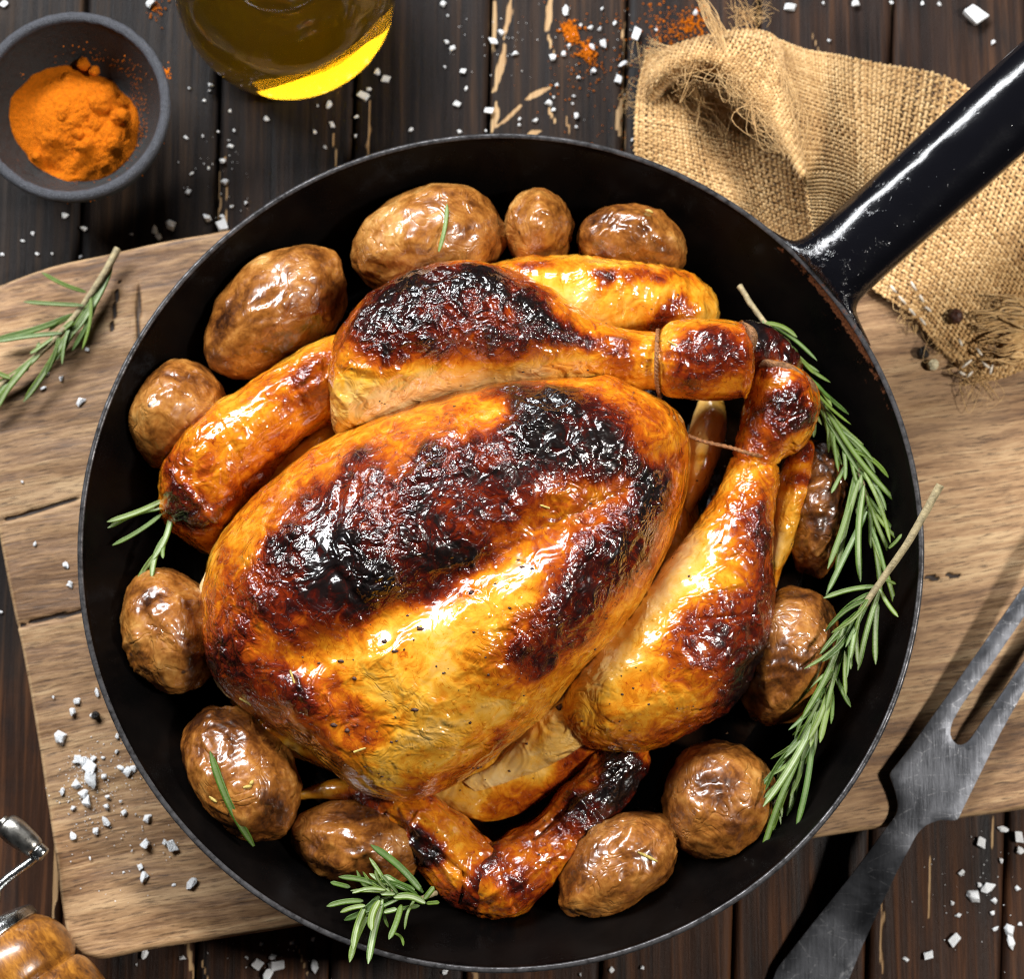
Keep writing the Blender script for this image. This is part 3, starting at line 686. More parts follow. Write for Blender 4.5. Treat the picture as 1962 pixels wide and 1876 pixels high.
# far leg
flesh('thigh', [(850, 575, 850, 600, 52, 3, 4), (930, 512, 940, 650, 52, 18, 18), (1060, 497, 1060, 660, 52, 22, 20), (1180, 501, 1180, 665, 52, 22, 20), (1270, 512, 1275, 660, 51, 20, 18), (1335, 540, 1330, 650, 50, 15, 15), (1368, 575, 1362, 635, 49, 9, 9), (1378, 600, 1374, 615, 48, 1, 2)],
      [(1000, 505, 90, 14, 0, 0.25), (1230, 520, 80, 14, 8, 0.22), (1290, 600, 45, 26, -15, 0.30), (1150, 520, 26, 22, 0, 0.3), (1080, 580, 80, 30, 10, -0.14), (1330, 560, 30, 30, 0, -0.02)], hen, base=0.22, seed=3, wr=0.0004, stretch=85, low=0.0014, folds=[(1200, 530, 1190, 610, 6, -0.9), (1260, 560, 1240, 630, 6, 0.8)])
flesh('drumstick', [(629, 738, 631, 756, 66, 2, 3), (640, 660, 642, 826, 67, 17, 20), (690, 586, 692, 838, 68, 25, 22), (770, 534, 772, 806, 69, 29, 22), (860, 510, 862, 776, 70, 30, 20), (950, 517, 951, 752, 71, 28, 18), (1040, 555, 1041, 742, 72, 22, 15),
      (1120, 606, 1121, 738, 73, 16, 13), (1190, 630, 1190, 737, 74, 13, 11), (1250, 640, 1250, 743, 75, 11, 10)] +
      [(1266, 634, 1266, 748, 75.5, 11, 10), (1285, 620, 1285, 757, 76, 14, 12), (1340, 614, 1342, 763, 76, 16, 13), (1400, 616, 1402, 762, 76, 15, 12), (1432, 628, 1434, 752, 76, 12, 11), (1445, 672, 1446, 706, 76, 2, 3)],
      [(880, 575, 165, 62, 8, 0.46, 0.5), (760, 625, 90, 50, -25, 0.28, 0.6), (1040, 615, 130, 28, 27, 0.30, 0.5), (900, 660, 160, 26, -3, 0.20), (680, 600, 60, 50, -50, 0.20),
       (820, 765, 260, 46, -8, -0.34, 0.7), (1080, 715, 120, 18, -2, -0.05), (1200, 690, 70, 40, 0, 0.06), (1345, 690, 62, 56, 0, 0.50, 0.4), (1425, 690, 34, 70, 0, 0.30), (1290, 690, 24, 60, 0, 0.14), (1345, 750, 80, 10, 0, -0.1)],
      hen, base=0.30, seed=4, n_len=260, n_ring=150, e=0.97, wr=0.00025, stretch=-10, folds=[(640, 700, 700, 590, 5, 0.5), (1262, 630, 1262, 755, 5, -1.0), (1420, 620, 1425, 755, 5, 0.8), (1330, 640, 1320, 740, 7, -0.8), (1380, 640, 1390, 730, 6, 0.7)])
# burnt joint between the two ankles
flesh('tail', [(1395, 630, 1395, 700, 62, 4, 5), (1440, 622, 1440, 715, 63, 9, 9), (1485, 640, 1478, 720, 62, 9, 9), (1520, 675, 1505, 730, 60, 6, 7), (1535, 700, 1528, 722, 58, 2, 2)], [(1470, 650, 60, 26, 25, 0.3), (1510, 690, 24, 20, 0, 0.3)], hen, base=0.50, seed=6)
flesh('tail', [(1335, 770, 1385, 762, 44, 4, 5), (1312, 840, 1392, 830, 45, 9, 10), (1302, 920, 1366, 905, 44, 10, 10), (1292, 990, 1330, 980, 42, 8, 8), (1290, 1030, 1302, 1030, 40, 2, 3)], [(1345, 890, 20, 20, 0, 0.1)], hen, base=0.10, seed=7)
# near leg
flesh('thigh', [(1541, 838, 1550, 842, 47, 1, 2), (1508, 862, 1558, 868, 47, 9, 10), (1482, 950, 1551, 950, 47, 12, 12), (1470, 1030, 1524, 1026, 46, 11, 12), (1466, 1090, 1502, 1086, 45, 8, 9), (1478, 1140, 1486, 1142, 44, 1, 2)],
      [(1535, 870, 30, 26, 0, 0.34), (1525, 925, 20, 18, 0, 0.38), (1540, 990, 14, 30, 0, 0.18), (1480, 1000, 18, 90, 8, -0.2)], hen, base=0.26, seed=8)
flesh('drumstick', [(1478, 688, 1516, 698, 62, 2, 3), (1449, 704, 1560, 738, 62, 13, 12), (1431, 758, 1568, 788, 62, 16, 14), (1413, 825, 1540, 852, 61, 15, 13), (1404, 866, 1494, 884, 60, 12, 12), (1380, 925, 1490, 932, 59, 14, 13), (1335, 1000, 1482, 1010, 58, 18, 15),
      (1272, 1075, 1476, 1088, 57, 22, 18), (1205, 1150, 1482, 1150, 56, 26, 22), (1138, 1232, 1476, 1220, 55, 28, 24), (1078, 1312, 1446, 1290, 54, 27, 24), (1072, 1380, 1388, 1362, 53, 23, 22), (1118, 1424, 1290, 1418, 52, 14, 14), (1180, 1438, 1222, 1440, 51, 2, 3)],
      [(1505, 795, 42, 48, 30, 0.52, 0.4), (1450, 850, 50, 30, 0, 0.24), (1545, 760, 24, 50, 10, 0.22), (1470, 705, 60, 20, 15, 0.16), (1390, 1235, 95, 75, -30, 0.40, 0.6), (1420, 1290, 60, 60, -40, 0.14), (1458, 1120, 30, 140, 0, 0.40, 0.7), (1430, 1320, 70, 40, -45, 0.34), (1440, 960, 40, 60, 0, 0.08),
       (1290, 1050, 45, 100, 25, -0.14), (1190, 1180, 60, 130, 30, -0.22), (1110, 1310, 60, 80, 0, -0.10), (1400, 1040, 60, 80, 10, 0.08), (1280, 1350, 120, 60, -20, 0.08), (1290, 1400, 120, 20, -10, 0.14), (1400, 1080, 50, 70, 10, -0.04)],
      hen, base=0.29, seed=9, n_len=240, n_ring=150, wr=0.0003, stretch=-50, folds=[(1300, 1150, 1420, 1120, 5, 0.6), (1320, 1190, 1440, 1180, 5, -0.6), (1300, 1230, 1330, 1330, 5, 0.5), (1340, 1320, 1430, 1250, 5, 0.6), (1350, 1100, 1420, 1060, 5, -0.5), (1403, 872, 1494, 892, 5, -1.2), (1440, 1140, 1470, 1260, 5, 0.7)])
flesh('skin_web', [(1278, 1000, 1300, 1010, 52, 2, 3), (1240, 1070, 1330, 1110, 54, 11, 10), (1170, 1170, 1290, 1260, 55, 14, 12), (1080, 1290, 1190, 1380, 54, 13, 12), (1020, 1375, 1100, 1440, 50, 9, 9), (960, 1450, 1000, 1490, 46, 5, 6), (890, 1500, 910, 1515, 44, 1, 2)],
      [(1040, 1400, 40, 20, -40, 0.05)], hen, base=0.08, seed=10, wr=0.00025, stretch=50)
# wing folded against the far side
flesh('wing', [(700, 650, 700, 720, 52, 6, 6), (640, 646, 668, 792, 53, 17, 14), (560, 690, 612, 832, 53, 20, 16), (450, 756, 542, 890, 53, 22, 17), (360, 830, 487, 952, 52, 23, 18), (312, 900, 456, 1000, 50, 21, 18), (309, 956, 440, 1034, 48, 17, 16), (336, 1012, 420, 1056, 46, 10, 10), (376, 1046, 402, 1060, 45, 1, 2)],
      [(440, 860, 120, 60, -40, 0.02), (370, 965, 40, 36, 0, 0.30), (340, 900, 30, 50, 0, 0.12), (560, 760, 90, 40, -35, 0.07), (600, 680, 50, 26, -20, -0.10), (450, 940, 90, 20, -40, 0.16)], hen, base=0.34, seed=11, n_len=200, n_ring=140, wr=0.0004, stretch=35, low=0.0020, folds=[(470, 935, 640, 815, 7, -1.6), (620, 690, 660, 800, 7, -1.2), (330, 900, 420, 1010, 7, 0.8), (345, 985, 440, 955, 6, -0.9), (560, 720, 600, 790, 6, 0.7), (420, 800, 460, 880, 6, -0.5)])
flesh('wing', [(655, 795, 655, 850, 46, 3, 4), (600, 828, 622, 888, 47, 8, 8), (530, 888, 572, 946, 46, 9, 9), (462, 955, 505, 1000, 44, 8, 8), (428, 1000, 446, 1016, 42, 1, 2)], [(560, 900, 80, 10, -40, -0.1)], hen, base=0.26, seed=12)
# wing spread at the near side
flesh('wing', [(1196, 1395, 1240, 1420, 40, 4, 5), (1140, 1442, 1232, 1478, 41, 11, 11), (1080, 1505, 1180, 1552, 42, 10, 11), (1016, 1568, 1110, 1632, 43, 10, 11), (952, 1606, 1050, 1698, 44, 13, 13), (906, 1640, 988, 1756, 44, 15, 13), (882, 1700, 930, 1767, 43, 9, 9), (880, 1742, 892, 1752, 42, 1, 2)],
      [(1190, 1480, 50, 40, 0, 0.32), (1130, 1540, 60, 34, -40, 0.36, 0.5), (1090, 1620, 60, 24, -40, 0.06), (1160, 1500, 60, 20, -45, 0.1), (960, 1680, 60, 40, -40, -0.04), (930, 1640, 26, 30, 0, 0.2)], hen, base=0.44, seed=13, n_len=190, n_ring=130, wr=0.0006, stretch=40, low=0.0022, folds=[(1180, 1470, 1020, 1600, 9, -1.6), (960, 1640, 985, 1740, 7, -1.2), (1100, 1520, 1150, 1580, 5, 0.8), (1060, 1560, 1110, 1620, 5, -0.8)])
flesh('wing', [(936, 1768, 962, 1742, 42, 2, 2), (880, 1742, 988, 1686, 43, 11, 11), (842, 1706, 952, 1622, 44, 14, 12), (796, 1652, 902, 1582, 44, 13, 12), (746, 1592, 852, 1536, 44, 12, 11), (694, 1548, 800, 1500, 43, 10, 10), (648, 1518, 730, 1488, 42, 7, 8), (640, 1510, 660, 1495, 41, 1, 2)],
      [(920, 1690, 30, 36, 20, 0.36), (800, 1630, 24, 30, -20, 0.36), (870, 1730, 50, 24, 30, 0.16), (840, 1590, 40, 30, 30, -0.10), (720, 1540, 30, 20, 0, 0.2)], hen, base=0.44, seed=14, n_len=170, n_ring=130, wr=0.0006, stretch=-45, low=0.0022, folds=[(740, 1560, 900, 1690, 9, -1.6), (900, 1640, 880, 1730, 6, -1.0), (800, 1560, 770, 1620, 5, 0.8)])
flesh('wing_tip', [(760, 1572, 760, 1500, 40, 7, 7), (670, 1538, 690, 1490, 41, 6, 6), (610, 1532, 624, 1497, 41, 4, 4), (572, 1531, 576, 1515, 41, 2.5, 2.5), (556, 1531, 558, 1526, 41, 0.6, 0.6)], [(690, 1520, 40, 20, 20, 0.2), (590, 1520, 40, 20, 0, -0.1)], hen, base=0.34, seed=15)
# bone ends at the ankles
flesh('bone', [(1415, 622, 1418, 632, 82, 1, 1), (1416, 618, 1440, 634, 84, 4, 4), (1426, 640, 1450, 650, 84, 5, 5), (1430, 662, 1446, 668, 83, 4, 4), (1434, 676, 1438, 678, 82, 1, 1)], [], hen, seed=16, mat=M_BONE)
flesh('bone', [(1452, 702, 1456, 706, 68, 1, 1), (1466, 690, 1476, 712, 70, 4, 4), (1510, 700, 1506, 722, 71, 4.5, 4), (1548, 722, 1540, 742, 70, 4, 4), (1566, 750, 1560, 754, 68, 1, 1)], [], hen, seed=17, mat=M_BONE)
# trussing twine
def twine(pts, r=0.00065):
    c = crom(np.array(pts, float), 80); Pm = at(c[:, 0], c[:, 1], c[:, 2] * MM); t = np.linspace(0, 60, 80)
    a, f1 = tube(Pm + np.stack([np.cos(t), np.sin(t), np.cos(t + 1)], 1) * 0.00025, r * 0.8, 7); b, f2 = tube(Pm - np.stack([np.cos(t), np.sin(t), np.cos(t + 1)], 1) * 0.00025, r * 0.8, 7)
    V, F = join([(a, f1), (b, f2)])
    return add('twine', V, F, M_TWINE, hen)
twine([(1312, 832, 72), (1345, 845, 73), (1400, 858, 74), (1440, 870, 74), (1492, 880, 62)])
twine([(1260, 632, 78), (1258, 660, 87), (1257, 700, 88), (1258, 735, 82), (1264, 762, 70)])
# ================================================================== potatoes
def potato(label, cx, cy, a, b, ang, zc, hz, seed, tone=0.0, wrinkle=1.0, tilt=0.0):
    C = at(cx, cy, zc * MM)
    bm = bmesh.new(); bmesh.ops.create_icosphere(bm, subdivisions=6, radius=1.0)
    V = np.array([v.co[:] for v in bm.verts]); F = np.array([[v.index for v in f.verts] for f in bm.faces]); bm.free()
    N = V.copy()
    s = seed * 3.17
    # lumpy, flattened, a little egg-shaped
    egg = 1 + 0.10 * math.sin(seed) * V[:, 0]
    R = 1 + 0.085 * fbm(V * 0.9 + s, 2) + 0.03 * fbm(V * 2.2 + s, 2)
    P = V * R[:, None]; P[:, 1] *= egg; P[:, 2] *= egg
    sz = np.array([a * PX, b * PX, hz * MM]) * (DIST - (zc * MM - AIM_Z)) / DIST
    P = P * sz
    ca, sa = math.cos(math.radians(-ang)), math.sin(math.radians(-ang))
    q = V * sz
    wv = ridge(np.stack([q[:, 0] * 75, q[:, 1] * 150, q[:, 2] * 110], 1) + s + 0.8 * pn(q * 60 + s)[:, None], 3)
    msk = sstep(-0.25, 0.35, fbm(V * 1.3 + s + 5, 2))
    D = wrinkle * 0.00050 * wv * (0.25 + 0.75 * msk) + 0.0003 * fbm(q * 220 + s, 2)
    P = P + N * D[:, None]
    Rz = np.array([[ca, -sa, 0], [sa, ca, 0], [0, 0, 1]])
    P = P @ Rz.T
    P = P + C
    P[:, 2] = np.maximum(P[:, 2], Z_FL + 0.0003); P = pan_keep(P)
    tn = tone + 0.05 * (wv - 0.5) + 0.13 * fbm(V * 1.3 + s, 3)
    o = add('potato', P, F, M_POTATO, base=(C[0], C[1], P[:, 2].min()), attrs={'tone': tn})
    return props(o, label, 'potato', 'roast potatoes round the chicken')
potato('large oval roast potato with a bright sheen, between the wing and the upper left rim', 524, 602, 164, 97, -40, 51, 20, 1, 0.02)
potato('largest roast potato behind the drumstick with one rosemary needle lying on it', 816, 466, 152, 106, -14, 52, 21, 2, 0.03)
potato('small upright roast potato squeezed between two larger ones behind the drumstick', 1030, 442, 66, 76, 0, 50, 20, 3, 0.04)
potato('round wrinkled roast potato behind the pale thigh near the handle', 1210, 470, 106, 72, 8, 48, 20, 4, -0.01, 1.3)
potato('smooth tan roast potato beside the folded wing at the left rim', 345, 797, 94, 104, 20, 50, 20, 5, 0.06, 0.6)
potato('yellowish roast potato touching the pale neck skin at the left rim', 328, 1212, 88, 120, -14, 50, 20, 6, 0.05, 1.1)
potato('deeply wrinkled roast potato with a long rosemary needle across it', 462, 1484, 138, 94, 56, 50, 21, 7, -0.02, 1.5)
potato('roast potato half under the wing tip next to the rosemary tuft', 682, 1618, 122, 82, 8, 42, 18, 8, 0.0, 0.9)
potato('crinkled golden roast potato lying along the wing near the bottom rim', 1182, 1658, 128, 86, -38, 42, 19, 9, 0.01, 1.5)
potato('round roast potato with black specks beside the drumstick and the rosemary stalk', 1378, 1536, 106, 110, 10, 44, 20, 10, 0.0, 1.0)
potato('shrivelled roast potato between the charred drumstick and the rosemary stalk', 1514, 1260, 88, 132, 18, 46, 20, 11, -0.03, 1.4)
potato('dark shaded roast potato tucked behind the near thigh under the rosemary', 1566, 975, 58, 126, 6, 42, 17, 12, -0.10, 1.6)  # darkest tone: the leg's shade is put into its colour

# ================================================================== rosemary
def leaf(parent, base, tip, w=13, bend=0.0, zb=None, zt=None, roll=0.0, pale=1.0, arch=0.0):
    """needle from base to tip (plan px, z in mm)"""
    B = at(base[0], base[1], zb * MM); T = at(tip[0], tip[1], zt * MM)
    n = 12; t = np.linspace(0, 1, n); ax = T - B; L = np.linalg.norm(ax); axn = ax / L
    side = np.cross(axn, [0, 0, 1.]); side /= np.linalg.norm(side) + 1e-9
    up = np.cross(side, axn)
    cr, sr = math.cos(roll), math.sin(roll); S2 = side * cr + up * sr; U2 = -side * sr + up * cr
    mid = B + ax * t[:, None] + side * (bend * L * np.sin(t * math.pi))[:, None] + np.array([0, 0, 1.]) * (arch * L * np.sin(t * math.pi))[:, None]
    wd = w * PX * 0.33 * np.clip(np.minimum(t / 0.12, 1) ** 0.6, 0.35, 1) * np.minimum(1, ((1 - t) / 0.16 + 0.02)) ** 0.5
    xs = np.array([-1, -0.86, -0.45, 0, 0.45, 0.86, 1]); hs = np.array([-0.30, 0.16, 0.06, -0.10, 0.06, 0.16, -0.30])
    und = np.array([0.6, 0, -0.6]); 
    rowx = np.concatenate([xs, und]); rowh = np.concatenate([hs, [-0.55, -0.62, -0.55]])
    V = mid[:, None] + S2 * (wd[:, None] * rowx[None])[..., None] + U2 * (wd[:, None] * rowh[None])[..., None]
    m = len(rowx); V = V.reshape(-1, 3); F = grid_faces(n, m, wrap_m=True)
    caps = []
    ac = np.tile(np.concatenate([xs, [1, 1, 1]]), n); tint = np.full(len(V), rnd.random())
    return add('leaf', V, F, M_LEAF, parent, attrs={'across': ac, 'tint': tint, 'pale': np.full(len(V), pale)})
def stem(parent, pts, r0, r1):
    c = crom(np.array(pts, float), 40); Pm = at(c[:, 0], c[:, 1], c[:, 2] * MM)
    Pm = Pm + 0.0002 * np.stack([fbm(Pm * 200, 2), fbm(Pm * 200 + 7, 2), fbm(Pm * 200 + 3, 2)], 1)
    V, F = tube(Pm, np.linspace(r0, r1, 40) * PX, 9)
    V += 0.00015 * fbm(V * 700, 2)[:, None]
    return add('stem', V, F, M_STEM, parent)
# sprig on the board
s1 = thing('rosemary_sprig', 'fresh rosemary sprig lying on the upper left corner of the cutting board', 'rosemary', at(110, 610, Z_B), 'rosemary')
stem(s1, [(226, 476, 26), (190, 540, 27), (150, 598, 26), (95, 660, 26), (30, 715, 25), (-40, 770, 24)], 8, 6)
for b, t, w_, pl in [((165, 560), (80, 522), 13, .2), ((160, 585), (45, 578), 13, .7), ((148, 600), (-10, 650), 19, .3), ((118, 638), (-12, 655), 15, .5), ((215, 505), (140, 640), 20, .8), ((190, 560), (108, 690), 20, .9),
                   ((128, 640), (45, 770), 20, 1), ((140, 615), (95, 650), 17, .6), ((75, 680), (-20, 745), 20, 1), ((60, 690), (-25, 800), 20, 1), ((45, 700), (-10, 790), 16, .7), ((75, 655), (70, 690), 12, .3), ((60, 690), (50, 712), 11, .3),
                   ((208, 520), (155, 600), 16, .4), ((185, 575), (138, 672), 14, .3), ((20, 725), (-40, 700), 15, .5)]:
    leaf(s1, b, t, w_, rnd.uniform(-.06, .06), 27 + rnd.uniform(-2, 1.5), 23.5 + rnd.uniform(0, 4), rnd.uniform(-.4, .4), pl, 0.03)
# needles peeping out from under the folded wing
s2 = thing('rosemary_sprig', 'few rosemary needles sticking out from under the folded wing by the left rim', 'rosemary', at(330, 1000, Z_FL), 'rosemary')
stem(s2, [(350, 985, 36), (330, 990, 36), (312, 985, 35)], 5, 5)
for b, t, w_, pl in [((318, 956), (205, 1000), 17, .5), ((322, 972), (206, 1012), 17, .9), ((310, 985), (215, 1045), 13, .2), ((328, 985), (290, 1075), 18, .9), ((322, 1020), (290, 1108), 17, .9), ((300, 1060), (262, 1118), 15, .3), ((320, 1030), (312, 1070), 12, .4)]:
    leaf(s2, b, t, w_, rnd.uniform(-.08, .08), 56, 60 + rnd.uniform(-2, 3), rnd.uniform(-.4, .4), pl, 0.04)
# tuft by the bottom rim
s3 = thing('rosemary_sprig', 'fresh rosemary tuft hanging over the bottom rim of the pan beside the wing elbow', 'rosemary', at(735, 1715, Z_FL), 'rosemary')
stem(s3, [(835, 1712, 52), (800, 1722, 58), (765, 1716, 64), (735, 1700, 68)], 5, 3)
sx = lambda x, y: (511.8 + 0.2087 * x, 1535.4 + 0.2087 * y)   # close-up coordinates of the tuft
for b, t, w_, pl, bd in [((1430, 840), (950, 400), 22, .15, .05), ((1350, 820), (1070, 680), 24, 1, -.05), ((1100, 820), (820, 635), 14, .2, -.22), ((1120, 820), (655, 695), 17, .3, .06), ((760, 790), (580, 745), 14, .1, 0), ((1450, 935), (1160, 885), 22, 1, .12),
                       ((880, 915), (545, 965), 17, .3, .05), ((900, 960), (670, 1020), 15, .6, .05), ((1030, 870), (705, 1095), 20, .15, -.08), ((900, 960), (785, 1370), 20, .9, .04), ((960, 1000), (755, 1480), 20, .15, .06), ((1060, 900), (925, 1495), 22, 1, .02),
                       ((1030, 910), (955, 1190), 22, .9, .08), ((1230, 950), (1115, 1270), 18, .1, -.03), ((1080, 960), (1110, 1160), 10, .2, .1), ((1160, 1210), (1250, 1330), 9, .1, -.1), ((1070, 1020), (1190, 990), 16, .9, 0), ((1180, 1000), (1400, 960), 14, .3, 0), ((1440, 900), (1530, 785), 17, .5, 0), ((1460, 940), (1580, 930), 12, .1, 0), ((1040, 850), (1180, 850), 14, .8, 0)]:
    leaf(s3, sx(*b), sx(*t), w_ * 0.95, bd, 68 + rnd.uniform(-2, 2), (75 if sx(*t)[1] > 1780 else 68) + rnd.uniform(-2, 3), rnd.uniform(-.25, .25), pl, 0.05)
def fill_leaves(sp, pts, n, lmin, lmax, spread, pale_max=0.5, w0=9, w1=14):
    c = crom(np.array(pts, float), 200)
    for _ in range(n):
        i = rnd.randrange(8, 190); d = c[min(i + 6, 199)] - c[i]; a = math.atan2(d[1], d[0]) + rnd.choice((-1, 1)) * rnd.uniform(0.12, spread)
        L = rnd.uniform(lmin, lmax); b = c[i]
        leaf(sp, (b[0], b[1]), (b[0] + L * math.cos(a), b[1] + L * math.sin(a)), rnd.uniform(w0, w1), rnd.uniform(-.1, .1), b[2] + rnd.uniform(-1.5, 1), b[2] + rnd.uniform(-5, 5), rnd.uniform(-.5, .5), rnd.uniform(0, pale_max), 0.05)
# single needles
n1 = thing('rosemary_needle', 'single rosemary needle lying across the deeply wrinkled potato', 'rosemary', at(445, 1530, Z_FL), 'rosemary')
leaf(n1, (486, 1622), (402, 1440), 23, -.03, 62, 74, 0.1, .25, 0.10)
n2 = thing('rosemary_needle', 'single rosemary needle lying on the largest potato behind the drumstick', 'rosemary', at(847, 436, Z_FL), 'rosemary')
leaf(n2, (840, 482), (856, 390), 13, .04, 75.5, 73, 0.2, .2, 0.06)
# the two long stalks along the right rim
s4 = thing('rosemary_sprig', 'rosemary stalk leaning down the right inside wall of the pan from beside the burnt ankles', 'rosemary', at(1600, 850, Z_FL), 'rosemary')
stem(s4, [(1416, 548, 52), (1452, 602, 55), (1500, 660, 58), (1560, 750, 58), (1608, 832, 58), (1645, 905, 57), (1668, 985, 56)], 6, 3.5)
for b, t, w_, pl in [((1470, 625), (1545, 745), 22, .6), ((1500, 665), (1600, 815), 20, .7), ((1545, 720), (1625, 850), 18, .6), ((1560, 760), (1645, 905), 16, .5), ((1575, 770), (1724, 970), 17, .3), ((1585, 800), (1700, 940), 14, .4), ((1570, 770), (1598, 870), 20, .2), ((1580, 800), (1612, 890), 14, .3),
                   ((1560, 780), (1558, 838), 13, .3), ((1600, 850), (1602, 905), 13, .5), ((1615, 860), (1618, 920), 12, .5), ((1620, 890), (1592, 945), 12, .2), ((1640, 900), (1585, 1090), 17, .4), ((1645, 920), (1600, 1110), 17, .5), ((1650, 910), (1640, 985), 15, .6),
                   ((1655, 930), (1648, 1115), 20, .9), ((1660, 980), (1582, 1140), 17, .5), ((1665, 980), (1688, 1145), 15, .8), ((1660, 950), (1712, 1075), 13, .3), ((1655, 905), (1705, 1040), 12, .3), ((1670, 1010), (1700, 1115), 12, .4), ((1665, 970), (1668, 1050), 14, .5), ((1530, 730), (1556, 800), 14, .3), ((1670, 1030), (1720, 1180), 14, .6)]:
    leaf(s4, b, t, w_, rnd.uniform(-.05, .05), 58 + rnd.uniform(-2, 2), 56 + rnd.uniform(-5, 8), rnd.uniform(-.35, .35), pl, 0.04)
fill_leaves(s4, [(1452, 602, 56), (1500, 660, 58), (1560, 750, 58), (1608, 832, 58), (1645, 905, 57), (1668, 985, 56)], 44, 60, 135, 0.5)
s5 = thing('rosemary_sprig', 'long woody rosemary stalk with its bare end poking over the right rim of the pan', 'rosemary', at(1600, 1300, Z_FL), 'rosemary')
stem(s5, [(1801, 930, 82), (1770, 985, 79), (1735, 1045, 76), (1690, 1110, 71), (1640, 1185, 67), (1600, 1270, 63), (1560, 1370, 59), (1520, 1460, 56), (1480, 1550, 54)], 8, 4)
z3 = lambda x, y: (1279.5 + 0.4542 * x, 1023.6 + 0.4542 * y)
for b, t, w_, pl in [((880, 220), (655, 270), 14, .5), ((890, 230), (970, 350), 13, .7), ((890, 240), (800, 575), 16, .7), ((885, 260), (875, 550), 17, .7), ((850, 280), (740, 390), 13, .3), ((780, 350), (700, 620), 17, .6), ((760, 360), (770, 570), 15, .7), ((790, 370), (800, 550), 13, .6),
                   ((750, 370), (560, 785), 17, .6), ((690, 560), (770, 730), 13, .3), ((720, 560), (640, 660), 14, .3), ((690, 640), (640, 880), 18, .3), ((680, 640), (590, 870), 16, .4), ((650, 670), (570, 760), 14, .4), ((640, 700), (540, 900), 16, .5), ((620, 780), (400, 1150), 20, .9), ((600, 830), (430, 1120), 17, .8),
                   ((610, 840), (540, 1240), 17, .3), ((580, 900), (500, 1190), 15, .5), ((560, 920), (385, 1385), 17, .3), ((520, 1010), (420, 1290), 16, .4), ((500, 1060), (360, 1170), 13, .4), ((560, 880), (480, 1060), 16, .7), ((620, 790), (560, 960), 18, .4), ((650, 700), (600, 900), 16, .5), ((905, 190), (960, 210), 9, .3), ((930, 60), (985, 0), 9, .3)]:
    zz_ = 70 - 16 * (b[1] / 1385.)
    leaf(s5, z3(*b), z3(*t), w_ * 1.05, rnd.uniform(-.05, .05), zz_ + rnd.uniform(-1, 2), zz_ + rnd.uniform(-5, 4), rnd.uniform(-.35, .35), pl, 0.04)

fill_leaves(s5, [(1690, 1110, 71), (1640, 1185, 67), (1600, 1270, 63), (1560, 1370, 59), (1520, 1460, 56), (1480, 1550, 54)], 46, 60, 125, 0.45)
fill_leaves(s1, [(190, 540, 27), (150, 598, 26), (95, 660, 26), (30, 715, 25), (-40, 770, 24)], 10, 60, 110, 0.5)
fill_leaves(s3, [(815, 1712, 66), (785, 1720, 68), (755, 1712, 69), (728, 1702, 70)], 12, 50, 95, 1.0, 0.9, 9, 13)
# ================================================================== spice bowl
BC = at(138, 203, 0.034); BR = 0.0352
bowl = thing('spice_bowl', 'small dark grey stoneware bowl of orange powder in the upper left corner', 'bowl', (BC[0], BC[1], 0))
def bowl_prof():
    inn = [(0.0004, 0.0095)] + [(r, 0.0095 + 0.0005 * (r / 0.02) ** 2) for r in np.linspace(0.002, 0.018, 8)]
    inn += [(0.018 + (BR - 0.0035 - 0.018) * t, 0.010 + 0.0235 * t ** 1.7) for t in np.linspace(0.06, 1, 16)]
    rimp = [(BR - 0.0018 + 0.0019 * math.cos(math.radians(a)), 0.0338 + 0.0017 * math.sin(math.radians(a))) for a in np.linspace(165, -30, 10)]
    out = [(BR - 0.0006 - 0.013 * t ** 1.6, 0.0325 - 0.0295 * t) for t in np.linspace(0.06, 1, 16)] + [(0.018, 0.0006), (0.0004, 0.0006)]
    return np.array(inn + rimp + out), len(inn), len(rimp)
bp_, b1, b2 = bowl_prof()
V, F = lathe(bp_, (BC[0], BC[1], 0), n=160)
V += 0.00018 * fbm(V * 320, 3)[:, None]
k_of = np.repeat(np.arange(len(bp_) - 1), 160)
fm = ((k_of >= b1 - 1) & (k_of < b1 + b2 - 1)).astype(int)
add('bowl_body', V, F, [M_STONE, M_STONE_RIM], bowl, fmat=fm)
# heap of powder, its own thing
hp0 = at(138, 226, 0.020)
n, m_ = 130, 220
rr = np.linspace(0, 1, n); ta = np.linspace(0, 2 * math.pi, m_, endpoint=False)
Rb = 0.0222 * (1 + 0.05 * np.cos(ta * 2 + 1) + 0.035 * fbm(np.stack([np.cos(ta) * 2.2, np.sin(ta) * 2.2, ta * 0 + 4], 1), 3))
X = hp0[0] + rr[:, None] * Rb[None] * np.cos(ta)[None]; Y = hp0[1] + rr[:, None] * Rb[None] * np.sin(ta)[None]
Q = np.stack([X, Y, X * 0], -1)
rad = np.hypot(X - BC[0], Y - BC[1])
floor_ = np.where(rad < 0.018, 0.0097, 0.010 + 0.0235 * np.clip((rad - 0.018) / (BR - 0.0035 - 0.018), 0, 1) ** 1.7)
body = 0.0125 * np.clip(1 - rr[:, None] ** 2.2, 0, 1) ** 0.8
VX, VY = plan(np.stack([X, Y, X * 0 + 0.02], -1))
lump = np.zeros_like(X)
